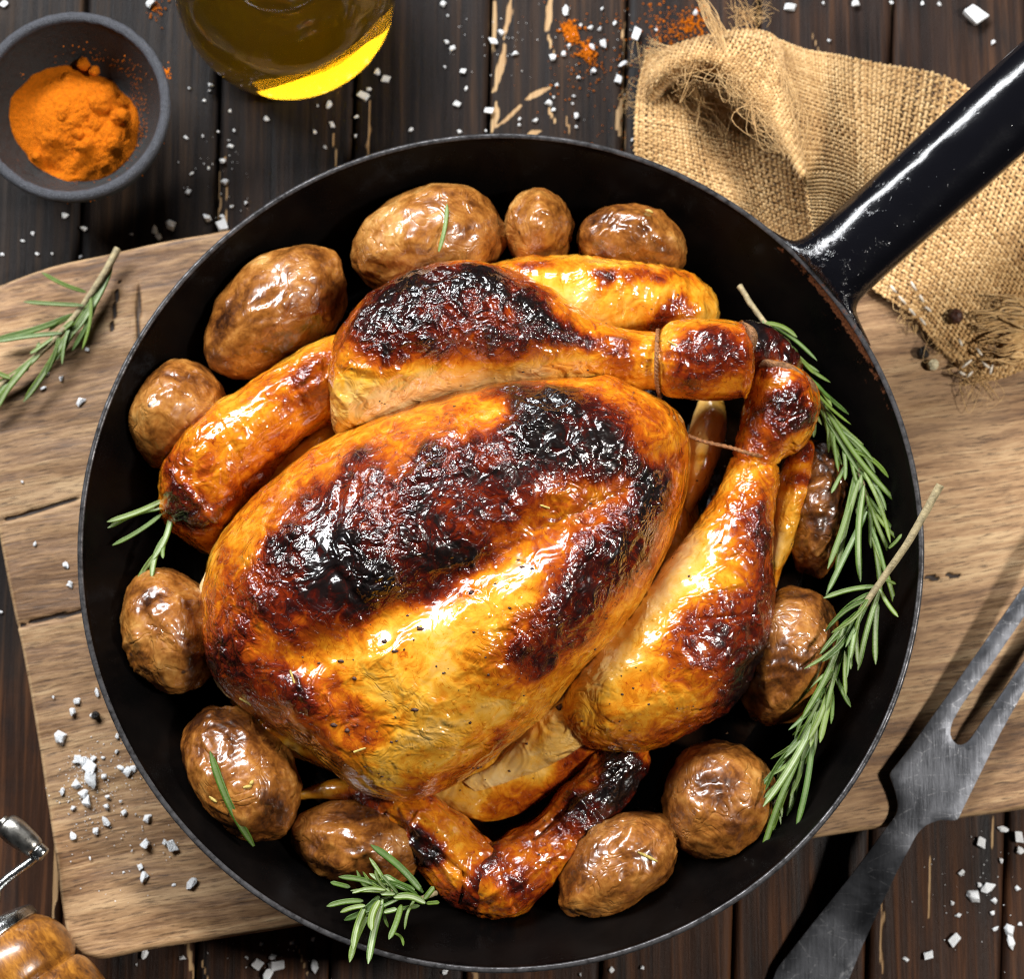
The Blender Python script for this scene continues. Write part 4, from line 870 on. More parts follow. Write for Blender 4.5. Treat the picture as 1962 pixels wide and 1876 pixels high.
for (lx, ly, lr, lh) in [(190, 195, 20, 2.2), (225, 215, 18, 2.4), (165, 275, 14, 2.4), (150, 255, 10, 1.4), (215, 272, 14, 2.0), (68, 298, 13, 1.8), (205, 165, 16, 1.6), (128, 142, 12, 1.4), (230, 180, 12, 1.4), (120, 225, 10, 1.2), (180, 235, 12, 1.6), (240, 245, 9, 1.2), (100, 270, 9, 1.1), (150, 300, 10, 1.0), (195, 310, 11, 1.0)]:
    lump = np.maximum(lump, lh * MM * np.sqrt(np.clip(1 - ((VX - lx) ** 2 + (VY - ly) ** 2) / lr ** 2, 0, 1)))
valley = -0.0028 * np.exp(-(((VX - 165) * 0.75 - (VY - 250) * -0.65) / 60) ** 2 - (((VX - 165) * 0.65 + (VY - 250) * 0.75) / 30) ** 2)
rough_ = 0.0009 * fbm(Q * 230, 4) + 0.00022 * fbm(Q * 900, 2)
Z = floor_ + body + (lump + valley + rough_ * sstep(60, 200, VX * 0.7 + VY * 0.4)) * np.clip((1 - rr[:, None]) * 9, 0, 1)
Z = np.maximum(Z, floor_ + 0.00015)
V = np.stack([X, Y, Z], -1).reshape(-1, 3)
heap = thing('spice_powder', 'heap of bright orange ground spice inside the grey bowl', 'spice', (hp0[0], hp0[1], 0.0098))
add('powder_heap', V, grid_faces(n, m_, wrap_m=True), M_POWDER, heap)
def pebble(c, r, sub=2, seed=0, rough=0.25):
    bm = bmesh.new(); bmesh.ops.create_icosphere(bm, subdivisions=sub, radius=1.0)
    v = np.array([q.co[:] for q in bm.verts]); f = np.array([[q.index for q in fc.verts] for fc in bm.faces]); bm.free()
    v = v * (1 + rough * fbm(v * 1.2 + seed, 2))[:, None]
    return v * r + np.asarray(c), f
def grains(name, spots, mat, parent, base=None):
    """many loose grains as one body: spots (vx, vy, z mm, r mm)"""
    parts = []
    for k, (x, y, z, r) in enumerate(spots):
        parts.append(pebble(at(x, y, z * MM), np.array([1, 1, 0.6]) * r * MM, 1, k * 1.7))
    V, F = join(parts)
    o = add(name, V, F, mat, parent, base=base); o['kind'] = 'stuff'
    return o
# lumps at the top of the heap and dust on the bowl's side
for (x, y, z, r) in [(160, 122, 16.5, 2.4), (181, 136, 17.0, 1.9), (232, 220, 20, 2.2), (155, 280, 21, 2.2), (70, 300, 17, 1.9)]:
    V, F = pebble(at(x, y, z * MM), r * MM, 3, x, 0.3); add('lump', V, F, M_POWDER, heap)
sp = []
for _ in range(520):
    a_ = rnd.gauss(0.15, 0.75); d_ = 112 + abs(rnd.gauss(0, 26))
    x, y = 138 + d_ * math.cos(a_), 226 + d_ * math.sin(-a_) * 0.95
    p = at(x, y, 0.016); rd = math.hypot(p[0] - BC[0], p[1] - BC[1])
    if rd > BR - 0.004: continue
    zf = 0.0097 if rd < 0.018 else 0.010 + 0.0235 * ((rd - 0.018) / (BR - 0.0035 - 0.018)) ** 1.7
    sp.append((x, y, zf * 1000 + 0.1, rnd.uniform(0.12, 0.34)))
for _ in range(60): sp.append((318 + rnd.gauss(0, 5), 138 + rnd.gauss(0, 7), 33.8, rnd.uniform(0.15, 0.5)))
grains('powder_dust', sp, M_POWDER, heap)
# spilled powder on the table
sp = []
for (cx, cy, s_, k_, rmax) in [(1090, 58, 9, 90, .8), (1095, 70, 7, 60, .8), (1122, 95, 8, 90, .8), (1130, 108, 12, 50, .6), (1290, 40, 28, 150, .55), (1325, 48, 12, 90, .7), (1270, 60, 18, 50, .5), (1110, 90, 45, 70, .4), (1160, 140, 60, 70, .4), (1240, 60, 50, 60, .4), (300, 20, 10, 40, .5), (1150, 200, 60, 40, .35)]:
    for _ in range(k_): sp.append((rnd.gauss(cx, s_), rnd.gauss(cy, s_), 0.15, rnd.uniform(0.12, rmax)))
spill = grains('spilled_powder', sp, M_POWDER, None, base=at(1130, 80, 0))
props(spill, 'orange spice powder sprinkled on the planks between the bottle and the burlap', 'spice', None, 'stuff')

# ================================================================== oil bottle
OC = at(546, -30, 0.028); OR = 0.0402
bottle = thing('oil_bottle', 'round clear glass bottle of yellow olive oil at the top edge', 'bottle', (OC[0], OC[1], 0))
def bez(pts, n): return crom(np.array(pts, float), n)
outer = bez([(0.0004, 0.0012), (0.018, 0.0012), (0.029, 0.0018), (0.0355, 0.0060), (0.0390, 0.0150), (0.0402, 0.0270), (0.0390, 0.0380), (0.0352, 0.0465), (0.0288, 0.0540), (0.0218, 0.0600), (0.0165, 0.0675), (0.0140, 0.0790), (0.0133, 0.1000), (0.0133, 0.1350), (0.0150, 0.1400), (0.0150, 0.1450), (0.0118, 0.1455)], 110)
inner = bez([(0.0112, 0.1440), (0.0112, 0.1000), (0.0120, 0.0800), (0.0145, 0.0685), (0.0198, 0.0600), (0.0270, 0.0530), (0.0332, 0.0455), (0.0371, 0.0375), (0.0382, 0.0270), (0.0370, 0.0160), (0.0335, 0.0085), (0.0270, 0.0052), (0.0170, 0.0046), (0.0004, 0.0046)], 100)
V, F = lathe(np.vstack([outer, inner]), (OC[0], OC[1], 0), n=160)
add('glass', V, F, M_GLASS, bottle)
ol = inner[::-1]; ol = ol[ol[:, 1] < 0.0575].copy(); ol[:, 0] = np.maximum(ol[:, 0] + 0.00025, 0.0004); ol[:, 1] += np.where(ol[:, 1] < 0.006, -0.0002, 0)
top = np.array([(ol[-1, 0] * f, ol[-1, 1] + 0.0003 * (f > .9)) for f in (0.97, 0.9, 0.6, 0.3, 0.01)])
V, F = lathe(np.vstack([ol, top]), (OC[0], OC[1], 0), n=160)
add('oil', V, F, M_OIL, bottle)

# ================================================================== carving fork
fork = thing('carving_fork', 'two-pronged dark steel carving fork resting on the board edge at the lower right', 'fork', at(1700, 1560, Z_B))
fo = [(1470, 1905), (1488, 1856), (1560, 1765), (1640, 1665), (1697, 1587), (1716, 1562), (1720, 1546), (1714, 1515), (1702, 1484), (1745, 1430), (1815, 1332), (1960, 1124), (2060, 985), (2110, 930), (2098, 965), (2010, 1110), (1900, 1270), (1842, 1350), (1822, 1385), (1818, 1408), (1826, 1424), (1840, 1430), (1856, 1420), (1872, 1396), (1960, 1268), (2070, 1110), (2150, 1000), (2135, 1050), (2030, 1215), (1960, 1325), (1915, 1405), (1879, 1478), (1846, 1545), (1833, 1573), (1800, 1571), (1774, 1580), (1756, 1597), (1720, 1665), (1688, 1732), (1650, 1815), (1624, 1880), (1612, 1912)]
def fork_z(vx, vy):
    s = ((vx - 1540) * 0.575 - (vy - 1900) * 0.818)       # distance along the fork, plan px
    return np.interp(s, [0, 150, 330, 420, 520, 640, 800, 1000, 1200], [3, 8, 21.6, 23.8, 25.2, 27, 30, 35, 38])
fc = np.array(fo, float)
dense = []
for k in range(len(fc)):
    a_, b_ = fc[k], fc[(k + 1) % len(fc)]; L = np.hypot(*(b_ - a_)); ns = max(1, int(L / 7))
    for j in range(ns): dense.append(a_ + (b_ - a_) * j / ns)
dense = np.array(dense)
for _ in range(1): dense = 0.25 * np.roll(dense, 1, 0) + 0.5 * dense + 0.25 * np.roll(dense, -1, 0)
nd = len(dense)
gx, gy = np.meshgrid(np.arange(1460, 2160, 14), np.arange(920, 1915, 14)); gp = np.stack([gx.ravel(), gy.ravel()], 1)
def inside(P, poly):
    x, y = P[:, 0], P[:, 1]; c = np.zeros(len(P), bool); n = len(poly); j = n - 1
    for i in range(n):
        xi, yi = poly[i]; xj, yj = poly[j]
        c ^= ((yi > y) != (yj > y)) & (x < (xj - xi) * (y - yi) / (yj - yi + 1e-12) + xi); j = i
    return c
gp = gp[inside(gp, dense)]
dist_ = np.min(np.hypot(gp[:, None, 0] - dense[None, :, 0], gp[:, None, 1] - dense[None, :, 1]), 1); gp = gp[dist_ > 6]
allp = np.vstack([dense, gp])
res = delaunay_2d_cdt([Vector(p) for p in allp], [(k, (k + 1) % nd) for k in range(nd)], [], 1, 1e-4)
P2 = np.array([v[:] for v in res[0]]); tri = np.array(res[2])
zt = fork_z(P2[:, 0], P2[:, 1]) * MM
top_ = at(P2[:, 0], P2[:, 1], zt)
bnd = np.zeros(len(P2), bool); bnd[:nd] = True
top_[:, 2] += 0.0011 - 0.0005 * bnd
bot_ = top_.copy(); bot_[:, 2] -= 0.0024 - 0.0010 * bnd
ntp = len(top_)
a0 = P2[tri[:, 1]] - P2[tri[:, 0]]; b0 = P2[tri[:, 2]] - P2[tri[:, 0]]
if (a0[:, 0] * b0[:, 1] - a0[:, 1] * b0[:, 0]).mean() > 0: tri = tri[:, ::-1]
q = np.arange(nd); q2 = (q + 1) % nd
sideF = np.stack([q, ntp + q, ntp + q2, q2], 1)
FF = [list(t) for t in tri] + [list(ntp + t[::-1]) for t in tri] + [list(s) for s in sideF]
# split between shank and prongs: faces beyond the slot belong to prongs
cenx = np.array([top_[f].mean(0) if max(f) < ntp else np.vstack([top_, bot_])[f].mean(0) for f in FF])
cvx, cvy = plan(cenx)
along = (cvx - 1540) * 0.575 - (cvy - 1900) * 0.818; across = (cvx - 1838) * 0.818 + (cvy - 1428) * 0.575
AV = np.vstack([top_, bot_])
for nm, sel in (('shank', along <= 560), ('prong', (along > 560) & (across < 4)), ('prong', (along > 560) & (across >= 4))):
    fs = [FF[k] for k in np.nonzero(sel)[0]]
    used = sorted({i for f in fs for i in f}); mp = {i: k for k, i in enumerate(used)}
    o = add(nm, AV[used], [[mp[i] for i in f] for f in fs], M_STEEL, fork)
    me = o.data
    bm = bmesh.new(); bm.from_mesh(me)
    bmesh.ops.recalc_face_normals(bm, faces=bm.faces)
    for e_ in bm.edges:
        if len(e_.link_faces) == 2 and e_.link_faces[0].normal.angle(e_.link_faces[1].normal, 0) > 0.6: e_.smooth = False
    bm.to_mesh(me); bm.free()

# ================================================================== pepper mill (lying on its side, crank towards the board)
MZ = 0.030
mc = at(-14, 1814, MZ); m2 = at(78, 1932, MZ)
mill = thing('pepper_mill', 'turned wooden pepper mill with chrome crank in the lower left corner', 'pepper mill', (mc[0], mc[1], 0))
axm = (m2 - mc) / np.linalg.norm(m2 - mc)
wood = bez([(0.0005, -0.0005), (0.0150, -0.0005), (0.0180, 0.0010), (0.0212, 0.0060), (0.0224, 0.0115), (0.0216, 0.0165), (0.0200, 0.0188), (0.0193, 0.0196), (0.0206, 0.0206), (0.0220, 0.0240), (0.0222, 0.0320), (0.0205, 0.0450), (0.0180, 0.0600), (0.0005, 0.0605)], 90)
V, F = lathe(wood, mc, axm, 96); add('mill_body', V, F, M_TURNED, mill)
col_ = bez([(0.0150, 0.0008), (0.0178, 0.0006), (0.0184, -0.0006), (0.0180, -0.0030), (0.0160, -0.0042), (0.0100, -0.0060), (0.0005, -0.0066)], 40)
V, F = lathe(col_, mc, axm, 80); add('collar', V, F, M_CHROME, mill)
ka = at(4, 1574, 0.034); kb = at(70, 1628, 0.034); kax = (kb - ka) / np.linalg.norm(kb - ka); kl = np.linalg.norm(kb - ka)
ca_ = mc - axm * 0.0085
arm = crom(np.array([ca_, ca_ * .7 + kb * .3 + [0, 0, .001], at(0, 1697, .033), at(60, 1650, .033), kb + kax * 0.0016]), 40)
V, F = tube(arm, 0.00155, 12); arm_o = add('crank_arm', V, F, M_CHROME, mill)
V, F = lathe(bez([(0.0003, -0.0005), (0.0022, -0.0003), (0.0026, 0.0010), (0.0040, 0.0018), (0.0046, 0.0045), (0.0045, 0.0080), (0.0036, kl - 0.0012), (0.0022, kl), (0.0003, kl)], 50), ka, kax, 48); add('crank_knob', V, F, M_NICKEL, mill)
V, F = lathe(bez([(0.0003, kl), (0.0026, kl), (0.0028, kl + .001), (0.0026, kl + .0032), (0.0012, kl + .0036), (0.0003, kl + .0036)], 20), ka, kax, 32); add('crank_cap', V, F, M_CHROME, mill)
# ================================================================== burlap napkin: real woven threads over a rumpled sheet
cloth = thing('burlap_napkin', 'rumpled tan burlap napkin with frayed ends under the pan handle', 'napkin', at(1550, 250, 0.012))
def lattice(G, nu, nv):
    """bicubic through lattice G (rows, cols, 3): plan px + z mm -> function of arrays u,v in 0..1"""
    G = np.asarray(G, float); R, C = G.shape[:2]
    def cr1(P, t, axis):
        m = P.shape[axis]; 
        Q = np.concatenate([2 * P.take([0], axis) - P.take([1], axis), P, 2 * P.take([-1], axis) - P.take([-2], axis)], axis)
        x = t * (m - 1); i = np.minimum(np.floor(x).astype(int), m - 2); f = x - i
        sh = [1] * P.ndim; sh[axis] = len(t); f = f.reshape(sh)
        a, b, c, d = (Q.take(i + k, axis) for k in range(4))
        return 0.5 * (2 * b + (c - a) * f + (2 * a - 5 * b + 4 * c - d) * f * f + (3 * b - a - 3 * c + d) * f ** 3)
    D = cr1(cr1(G, np.linspace(0, 1, nv), 0), np.linspace(0, 1, nu), 1)       # nv x nu
    return D
def weave(name, G, pitch, parent, rag=0.0, seed=0, extra=None, cut=None):
    D = lattice(G, 260, 200)
    P = at(D[..., 0], D[..., 1], D[..., 2] * MM)
    if extra is not None: P = extra(P)
    nv, nu = P.shape[:2]
    Lu = np.linalg.norm(np.diff(P, axis=1), axis=2).sum(1).mean(); Lv = np.linalg.norm(np.diff(P, axis=0), axis=2).sum(0).mean()
    nU = int(Lu / pitch); nV = int(Lv / pitch)
    Tu = np.gradient(P, axis=1); Tv = np.gradient(P, axis=0); N = np.cross(Tu, Tv); N /= np.linalg.norm(N, axis=2)[..., None] + 1e-12
    N[N[..., 2] < 0] *= 1
    if N[..., 2].mean() < 0: N = -N
    def S(u, v):
        x = np.clip(u, 0, 1) * (nu - 1); y = np.clip(v, 0, 1) * (nv - 1); i = np.minimum(x.astype(int), nu - 2); j = np.minimum(y.astype(int), nv - 2); f = (x - i)[..., None]; g = (y - j)[..., None]
        lp = lambda A: (A[j, i] * (1 - f) + A[j, i + 1] * f) * (1 - g) + (A[j + 1, i] * (1 - f) + A[j + 1, i + 1] * f) * g
        return lp(P), lp(N)
    rg = np.random.default_rng(seed + 5)
    allV = []; allF = []; tint = []; o = 0; NR = 6
    th = np.linspace(0, 2 * math.pi, NR, endpoint=False)
    for d in (0, 1):
        n_thr = nV if d == 0 else nU; n_cross = nU if d == 0 else nV
        for k in range(n_thr):
            c = (k + 0.5) / n_thr + rg.normal(0, 0.10) / n_thr
            e0, e1 = rg.uniform(0, rag), 1 - rg.uniform(0, rag)
            s = np.linspace(e0, e1, max(8, int(4 * n_cross * (e1 - e0))))
            wob = c + 0.16 / n_thr * pn(np.stack([s * 14, s * 0 + k * 3.1, s * 0 + d * 50 + seed], 1))
            pos, nr = S(s, wob) if d == 0 else S(wob, s)
            ph = (s * n_cross - 0.5) * math.pi + (k % 2) * math.pi + (0 if d == 0 else math.pi)
            pos = pos + nr * (np.cos(ph) * pitch * 0.36)[:, None]
            T = np.gradient(pos, axis=0); T /= np.linalg.norm(T, axis=1)[:, None] + 1e-12
            A = np.cross(T, nr); A /= np.linalg.norm(A, axis=1)[:, None] + 1e-12
            B = np.cross(A, T)
            w_ = pitch * rg.uniform(0.33, 0.42) * (1 + 0.16 * pn(np.stack([s * 40, s * 0 + k, s * 0 + d * 9], 1)))
            V = pos[:, None] + A[:, None] * (w_[:, None] * np.cos(th)[None])[..., None] + B[:, None] * (0.62 * w_[:, None] * np.sin(th)[None])[..., None]
            allV.append(V.reshape(-1, 3)); allF.append(grid_faces(len(s), NR, wrap_m=True) + o); o += len(s) * NR
            tint.append(np.full(len(s) * NR, rg.random()))
    ob = add(name, np.vstack(allV), np.vstack(allF), M_JUTE, parent, attrs={'tint': np.concatenate(tint)})
    ob['kind'] = 'stuff'
    return ob, S
def rumple(P):
    P = P.copy(); P[..., 2] += 0.0030 * fbm(P * 22 + 3, 2); P[..., 2] = np.maximum(P[..., 2], 0.0015); return P
right = [   # big flat panel running under the handle; its left edge stands up as a ridge
 [(1478, 70, 26), (1545, 96, 15), (1620, 108, 10), (1720, 128, 11), (1842, 156, 13), (1955, 250, 18), (2050, 350, 22), (2110, 480, 24)],
 [(1500, 130, 42), (1552, 150, 30), (1622, 170, 19), (1712, 200, 21), (1825, 245, 23), (1920, 330, 24), (2015, 425, 26), (2085, 530, 25)],
 [(1518, 220, 48), (1566, 235, 37), (1628, 260, 26), (1700, 300, 27), (1800, 350, 25), (1890, 430, 27), (1970, 520, 29), (2060, 590, 25)],
 [(1540, 330, 49), (1582, 330, 42), (1632, 345, 32), (1690, 385, 25), (1782, 430, 25), (1865, 505, 26), (1945, 590, 28), (2040, 630, 25)],
 [(1550, 400, 47), (1588, 405, 41), (1630, 425, 31), (1672, 470, 24), (1760, 520, 24.5), (1835, 590, 25), (1915, 665, 26), (2015, 665, 24)],
 [(1562, 478, 42), (1592, 484, 36), (1624, 505, 28), (1660, 548, 24), (1738, 602, 24), (1800, 666, 23.5), (1886, 728, 23), (1992, 695, 22.5)],
]
weave('weave', right, 0.00160, cloth, 0.004, 1, rumple)
left = [    # lower layer between the pan rim and the ridge
 [(1236, 108, 7), (1290, 90, 10), (1350, 84, 10), (1420, 84, 9), (1500, 110, 8), (1560, 140, 7)],
 [(1222, 160, 15), (1288, 160, 17), (1345, 165, 15), (1415, 175, 15), (1500, 190, 16), (1570, 200, 18)],
 [(1215, 215, 24), (1290, 220, 29), (1348, 228, 24), (1412, 240, 23), (1505, 265, 22.5), (1580, 280, 22.5)],
 [(1213, 265, 26), (1294, 285, 31), (1360, 300, 26), (1420, 310, 23.5), (1510, 345, 23), (1590, 360, 23)],
 [(1214, 315, 25), (1300, 345, 31), (1380, 375, 29), (1445, 395, 24), (1520, 425, 23), (1600, 445, 23)],
 [(1216, 350, 24), (1310, 385, 29), (1400, 430, 28), (1465, 460, 24.5), (1530, 490, 24), (1605, 510, 23)],
]
weave('weave', left, 0.00160, cloth, 0.004, 4, rumple)
flap = [
 [(1238, 120, 12), (1290, 88, 18), (1365, 66, 22), (1440, 56, 25), (1488, 74, 29), (1504, 130, 42), (1522, 222, 49), (1541, 332, 50)],
 [(1236, 145, 26), (1283, 106, 38), (1356, 84, 44), (1430, 84, 46), (1474, 114, 47), (1494, 160, 50), (1512, 240, 53), (1540, 336, 51)],
 [(1238, 172, 30), (1278, 128, 44), (1343, 106, 51), (1404, 124, 52), (1446, 164, 52), (1470, 202, 53), (1500, 262, 53), (1538, 340, 51)],
 [(1244, 192, 28), (1280, 146, 41), (1338, 124, 47), (1392, 142, 48), (1430, 188, 48), (1457, 221, 49), (1493, 275, 50), (1537, 344, 50)],
 [(1258, 192, 22), (1292, 154, 30), (1342, 136, 35), (1394, 148, 37), (1438, 192, 38), (1466, 222, 40), (1499, 272, 44), (1538, 342, 47)],
 [(1280, 186, 18), (1312, 160, 20), (1350, 152, 22), (1392, 162, 24), (1432, 196, 26), (1462, 222, 30), (1496, 268, 36), (1536, 338, 44)],
]
weave('fold', flap, 0.00155, cloth, 0.012, 2)
# loose fibres
fib = []
def strands(a, b, n, spread0, spread1, z0, z1, r=0.22, curl=0.06, wob=6):
    for _ in range(n):
        p0 = np.array([a[0] + rnd.gauss(0, spread0), a[1] + rnd.gauss(0, spread0), z0 + rnd.uniform(-1, 1)])
        p3 = np.array([b[0] + rnd.gauss(0, spread1), b[1] + rnd.gauss(0, spread1), z1 + rnd.uniform(-1.5, 2.5)])
        L = np.hypot(*(p3 - p0)[:2]); k = []
        for t in (0.33, 0.66):
            q = p0 + (p3 - p0) * t; q[:2] += np.array([rnd.gauss(0, curl), rnd.gauss(0, curl)]) * L; q[2] += rnd.uniform(-.5, 2); k.append(q)
        c = crom(np.array([p0, *k, p3]), 14); Pm = at(c[:, 0], c[:, 1], c[:, 2] * MM)
        fib.append(tube(Pm, np.linspace(1, 0.35, 14) * r * rnd.uniform(0.5, 1.2) * MM, 5))
strands((1400, 130), (1345, 4), 18, 5, 6, 52, 44, .30, .03)            # long tuft standing up
strands((1385, 70), (1340, 0), 14, 6, 5, 44, 42, .26, .04)
strands((1440, 62), (1400, 5), 16, 12, 16, 27, 29, .16, .12)
strands((1410, 40), (1470, 15), 14, 14, 12, 27, 27, .12, .2)
strands((1310, 105), (1242, 90), 16, 8, 8, 40, 30, .24, .06)
strands((1262, 140), (1232, 185), 26, 10, 10, 38, 26, .22, .14)
strands((1340, 124), (1300, 150), 40, 20, 16, 50, 43, .14, .25)         # fluffy lip of the hollow
strands((1390, 140), (1440, 200), 40, 12, 12, 52, 51, .13, .2)
strands((1440, 200), (1500, 290), 40, 9, 8, 53, 53, .13, .15)
strands((1330, 150), (1385, 240), 22, 22, 20, 34, 27, .3, .1)          # threads pulled inside the hollow
strands((1300, 165), (1345, 215), 14, 14, 14, 32, 27, .3, .12)
strands((1370, 150), (1400, 230), 14, 14, 16, 33, 26, .28, .12)
strands((1330, 260), (1430, 400), 26, 10, 10, 25, 26, .12, .1)
strands((1500, 140), (1535, 300), 26, 6, 6, 51, 52, .13, .1)
for k_ in range(40):                                                    # fringe at the lower right corner
    t = k_ / 39
    strands((1985 - 20 * t, 590 + 95 * t), (1860 + 38 * t + 10 * math.sin(k_), 592 + 100 * t), 1, 3, 4, 31, 27.5, .78, .08)
for k_ in range(14):
    t = k_ / 13
    strands((2010, 575 + 60 * t), (1880 + 30 * t, 560 + 50 * t), 1, 4, 6, 32, 28.5, .7, .08)
strands((1742, 606), (1755, 600), 30, 14, 14, 24, 22, .14, .5)
strands((1806, 662), (1818, 672), 16, 16, 14, 24, 22, .14, .5)
strands((1860, 712), (1885, 726), 30, 20, 16, 24, 22, .16, .5)
strands((1225, 190), (1214, 205), 24, 14, 14, 13, 8, .12, .5)
strands((1250, 100), (1245, 110), 20, 16, 16, 12, 8, .12, .5)
V, F = join(fib)
fr = add('fringe', V, F, M_JUTE, cloth, attrs={'tint': RNG.random(len(V)) * 0 + 0.6}); fr['kind'] = 'stuff'
# white hem stitches
for (x0, y0, x1, y1) in [(1706, 548, 1716, 560), (1722, 568, 1734, 582), (1742, 592, 1752, 604), (1762, 610, 1772, 622), (1745, 540, 1754, 556), (1762, 566, 1768, 578), (1772, 588, 1782, 596), (1836, 650, 1842, 662), (1870, 668, 1880, 680), (1860, 690, 1842, 704), (1880, 694, 1896, 706), (1835, 712, 1848, 718), (1852, 722, 1862, 712), (1900, 700, 1896, 716)]:
    c = np.linspace(0, 1, 8)[:, None]; p = at(x0 + (x1 - x0) * c[:, 0], y0 + (y1 - y0) * c[:, 0], (26.5 + 1.0 * np.sin(c[:, 0] * math.pi)) * MM)
    V, F = tube(p, 0.00055 * np.sin(np.linspace(0.15, 0.85, 8) * math.pi) ** 0.5, 7); add('stitch', V, F, M_STITCH, cloth)
# ================================================================== salt
def crystal_mesh(seed):
    rg = np.random.default_rng(seed + 40); bm = bmesh.new()
    k = (0, 1, 2, 1, 2, 2, 1)[seed % 7]
    if k == 0:      # chipped block
        pts = np.array([[x, y, z] for x in (-1, 1) for y in (-1, 1) for z in (0, 1.0)], float) * [0.85, 0.75, 0.9] + rg.normal(0, 0.17, (8, 3))
    elif k == 1:    # flake / broken pyramid
        a = np.sort(rg.uniform(0, 2 * math.pi, 6)); r_ = rg.uniform(0.65, 1.1, 6); pts = np.vstack([np.stack([r_ * np.cos(a), r_ * np.sin(a), a * 0], 1), np.stack([0.6 * r_ * np.cos(a + .2), 0.6 * r_ * np.sin(a + .2), a * 0 + rg.uniform(.45, .75)], 1), [[rg.normal(0, .3), rg.normal(0, .3), 0.9]]])
    else:
        d = rg.normal(size=(15, 3)); d /= np.linalg.norm(d, axis=1)[:, None]; pts = d * [1, 0.72, 0.6] * rg.uniform(0.7, 1.15, (15, 1)) + [0, 0, 0.5]
    for p in pts: bm.verts.new(p)
    bmesh.ops.convex_hull(bm, input=bm.verts[:])
    bmesh.ops.delete(bm, geom=[v for v in bm.verts if not v.link_faces], context='VERTS')
    bmesh.ops.bevel(bm, geom=bm.edges[:], offset=0.07, segments=1, affect='EDGES', clamp_overlap=True)
    bmesh.ops.triangulate(bm, faces=bm.faces[:]); bmesh.ops.subdivide_edges(bm, edges=bm.edges[:], cuts=1, use_grid_fill=True)
    co = np.array([v.co[:] for v in bm.verts]); co = co + (0.07 * fbm(co * 2.2 + seed, 2))[:, None] * co
    for v, c_ in zip(bm.verts, co): v.co = c_
    zmin = min(v.co.z for v in bm.verts)
    for v in bm.verts: v.co.z -= zmin
    me = bpy.data.meshes.new('salt_crystal'); bm.to_mesh(me); bm.free(); me.materials.append(M_SALT)
    return me
CRYS = [crystal_mesh(s) for s in range(21)]
def salt(x, y, d, z, label, group):
    """d: size in plan px"""
    o = bpy.data.objects.new('salt_crystal', CRYS[rnd.randrange(21)]); COL.objects.link(o)
    p = at(x, y, z); s = d * PX * 0.55
    o.location = p.tolist(); o.scale = (s * rnd.uniform(.85, 1.15), s * rnd.uniform(.75, 1.0), s * rnd.uniform(.55, .85))
    o.rotation_euler = (rnd.uniform(-.15, .15), rnd.uniform(-.15, .15), rnd.uniform(0, 6.28))
    return props(o, label, 'salt', group)
def batch(pts, sx, ox, oy, z, label, group):
    for (x, y, d) in pts: salt(ox + sx * x, oy + sx * y, max(d * sx, 3.0), z, OWN.get((x, y), label), group)
OWN = {(1075, 80): 'square salt block at the top edge above the orange powder spill', (1370, 335): 'largest salt crystal touching the orange powder spill', (970, 450): 'wedge of salt just left of the orange powder spill',
       (675, 430): 'salt crystal lying on the long pale scratch in the planks', (1620, 275): 'upper of three salt crystals in a column beside the burlap edge', (1525, 500): 'middle of three salt crystals in a column beside the burlap edge',
       (1490, 620): 'lower of three salt crystals in a column beside the burlap edge', (1160, 910): 'salt crystal close above the pan rim, nearest the burlap', (475, 865): 'salt crystal on a plank joint close above the pan rim', (120, 35): 'long salt crystal at the top edge beside the oil bottle',
       (570, 250): 'salt crystal at the dark plank joint, upper of a touching pair', (510, 325): 'flat salt crystal at the dark plank joint, lower of a touching pair', (1295, 555): 'salt crystal below the orange powder spill, halfway to the pan', (940, 800): 'salt crystal at the forked pale scratch above the pan rim',
       (1715, 75): 'large square salt crystal alone in the upper right corner', (835, 35): 'salt crystal at the top edge right of the burlap tuft', (1150, 18): 'salt crystal at the top edge midway between burlap and right corner', (1815, 205): 'small salt crystal close beside the far end of the handle',
       (410, 978): 'largest salt flake in the pile on the lower left of the board', (272, 797): 'square salt flake at the left edge of the board above the pile', (405, 1085): 'second largest salt flake, right below the largest in the pile', (655, 1275): 'square salt flake on the board below the pile, towards the pan',
       (650, 1420): 'salt flake alone on the bottom of the board left of the pan', (860, 1445): 'salt flake at the bottom of the board closest to the pan rim', (328, 683): 'pointed salt flake above the pile beside a tiny black peppercorn', (665, 1160): 'salt flake between the pile and the pan rim', (770, 1275): 'salt flake against the pan rim below the pile',
       (435, 870): 'tall triangular salt flake on the board below the rosemary sprig', (355, 1755): 'salt flake on the board halfway down the left rim', (1290, 1530): 'largest salt crystal in the cluster right of the fork handle', (1440, 1675): 'square salt crystal, upper of a touching pair near the lower right corner',
       (1445, 1720): 'salt crystal, lower of a touching pair near the lower right corner', (1210, 1710): 'salt crystal alone near the bottom edge right of the fork', (1320, 1300): 'salt crystal below the board edge just right of the fork neck', (1200, 1855): 'large salt crystal at the very bottom edge below the pan',
       (1412, 1822): 'long salt crystal below the rosemary tuft outside the pan', (650, 1765): 'salt crystal just off the lower edge of the board', (818, 1782): 'small salt crystal right of the one off the lower board edge', (785, 1035): 'salt crystal in the bowl shadow above the board edge',
       (945, 1000): 'salt crystal on the planks where the board meets the pan rim', (1020, 1040): 'salt crystal tucked against the pan rim at the board edge', (690, 15): 'salt crystal between the bowl and the bottle at the top edge', (1030, 835): 'salt crystal on the plank joint left of the pan rim', (1020, 740): 'salt crystal on the plank joint below the bottle'}
L1 = 'coarse white salt crystal on the dark planks between the oil bottle and the burlap'; G1 = 'salt between bottle and burlap'
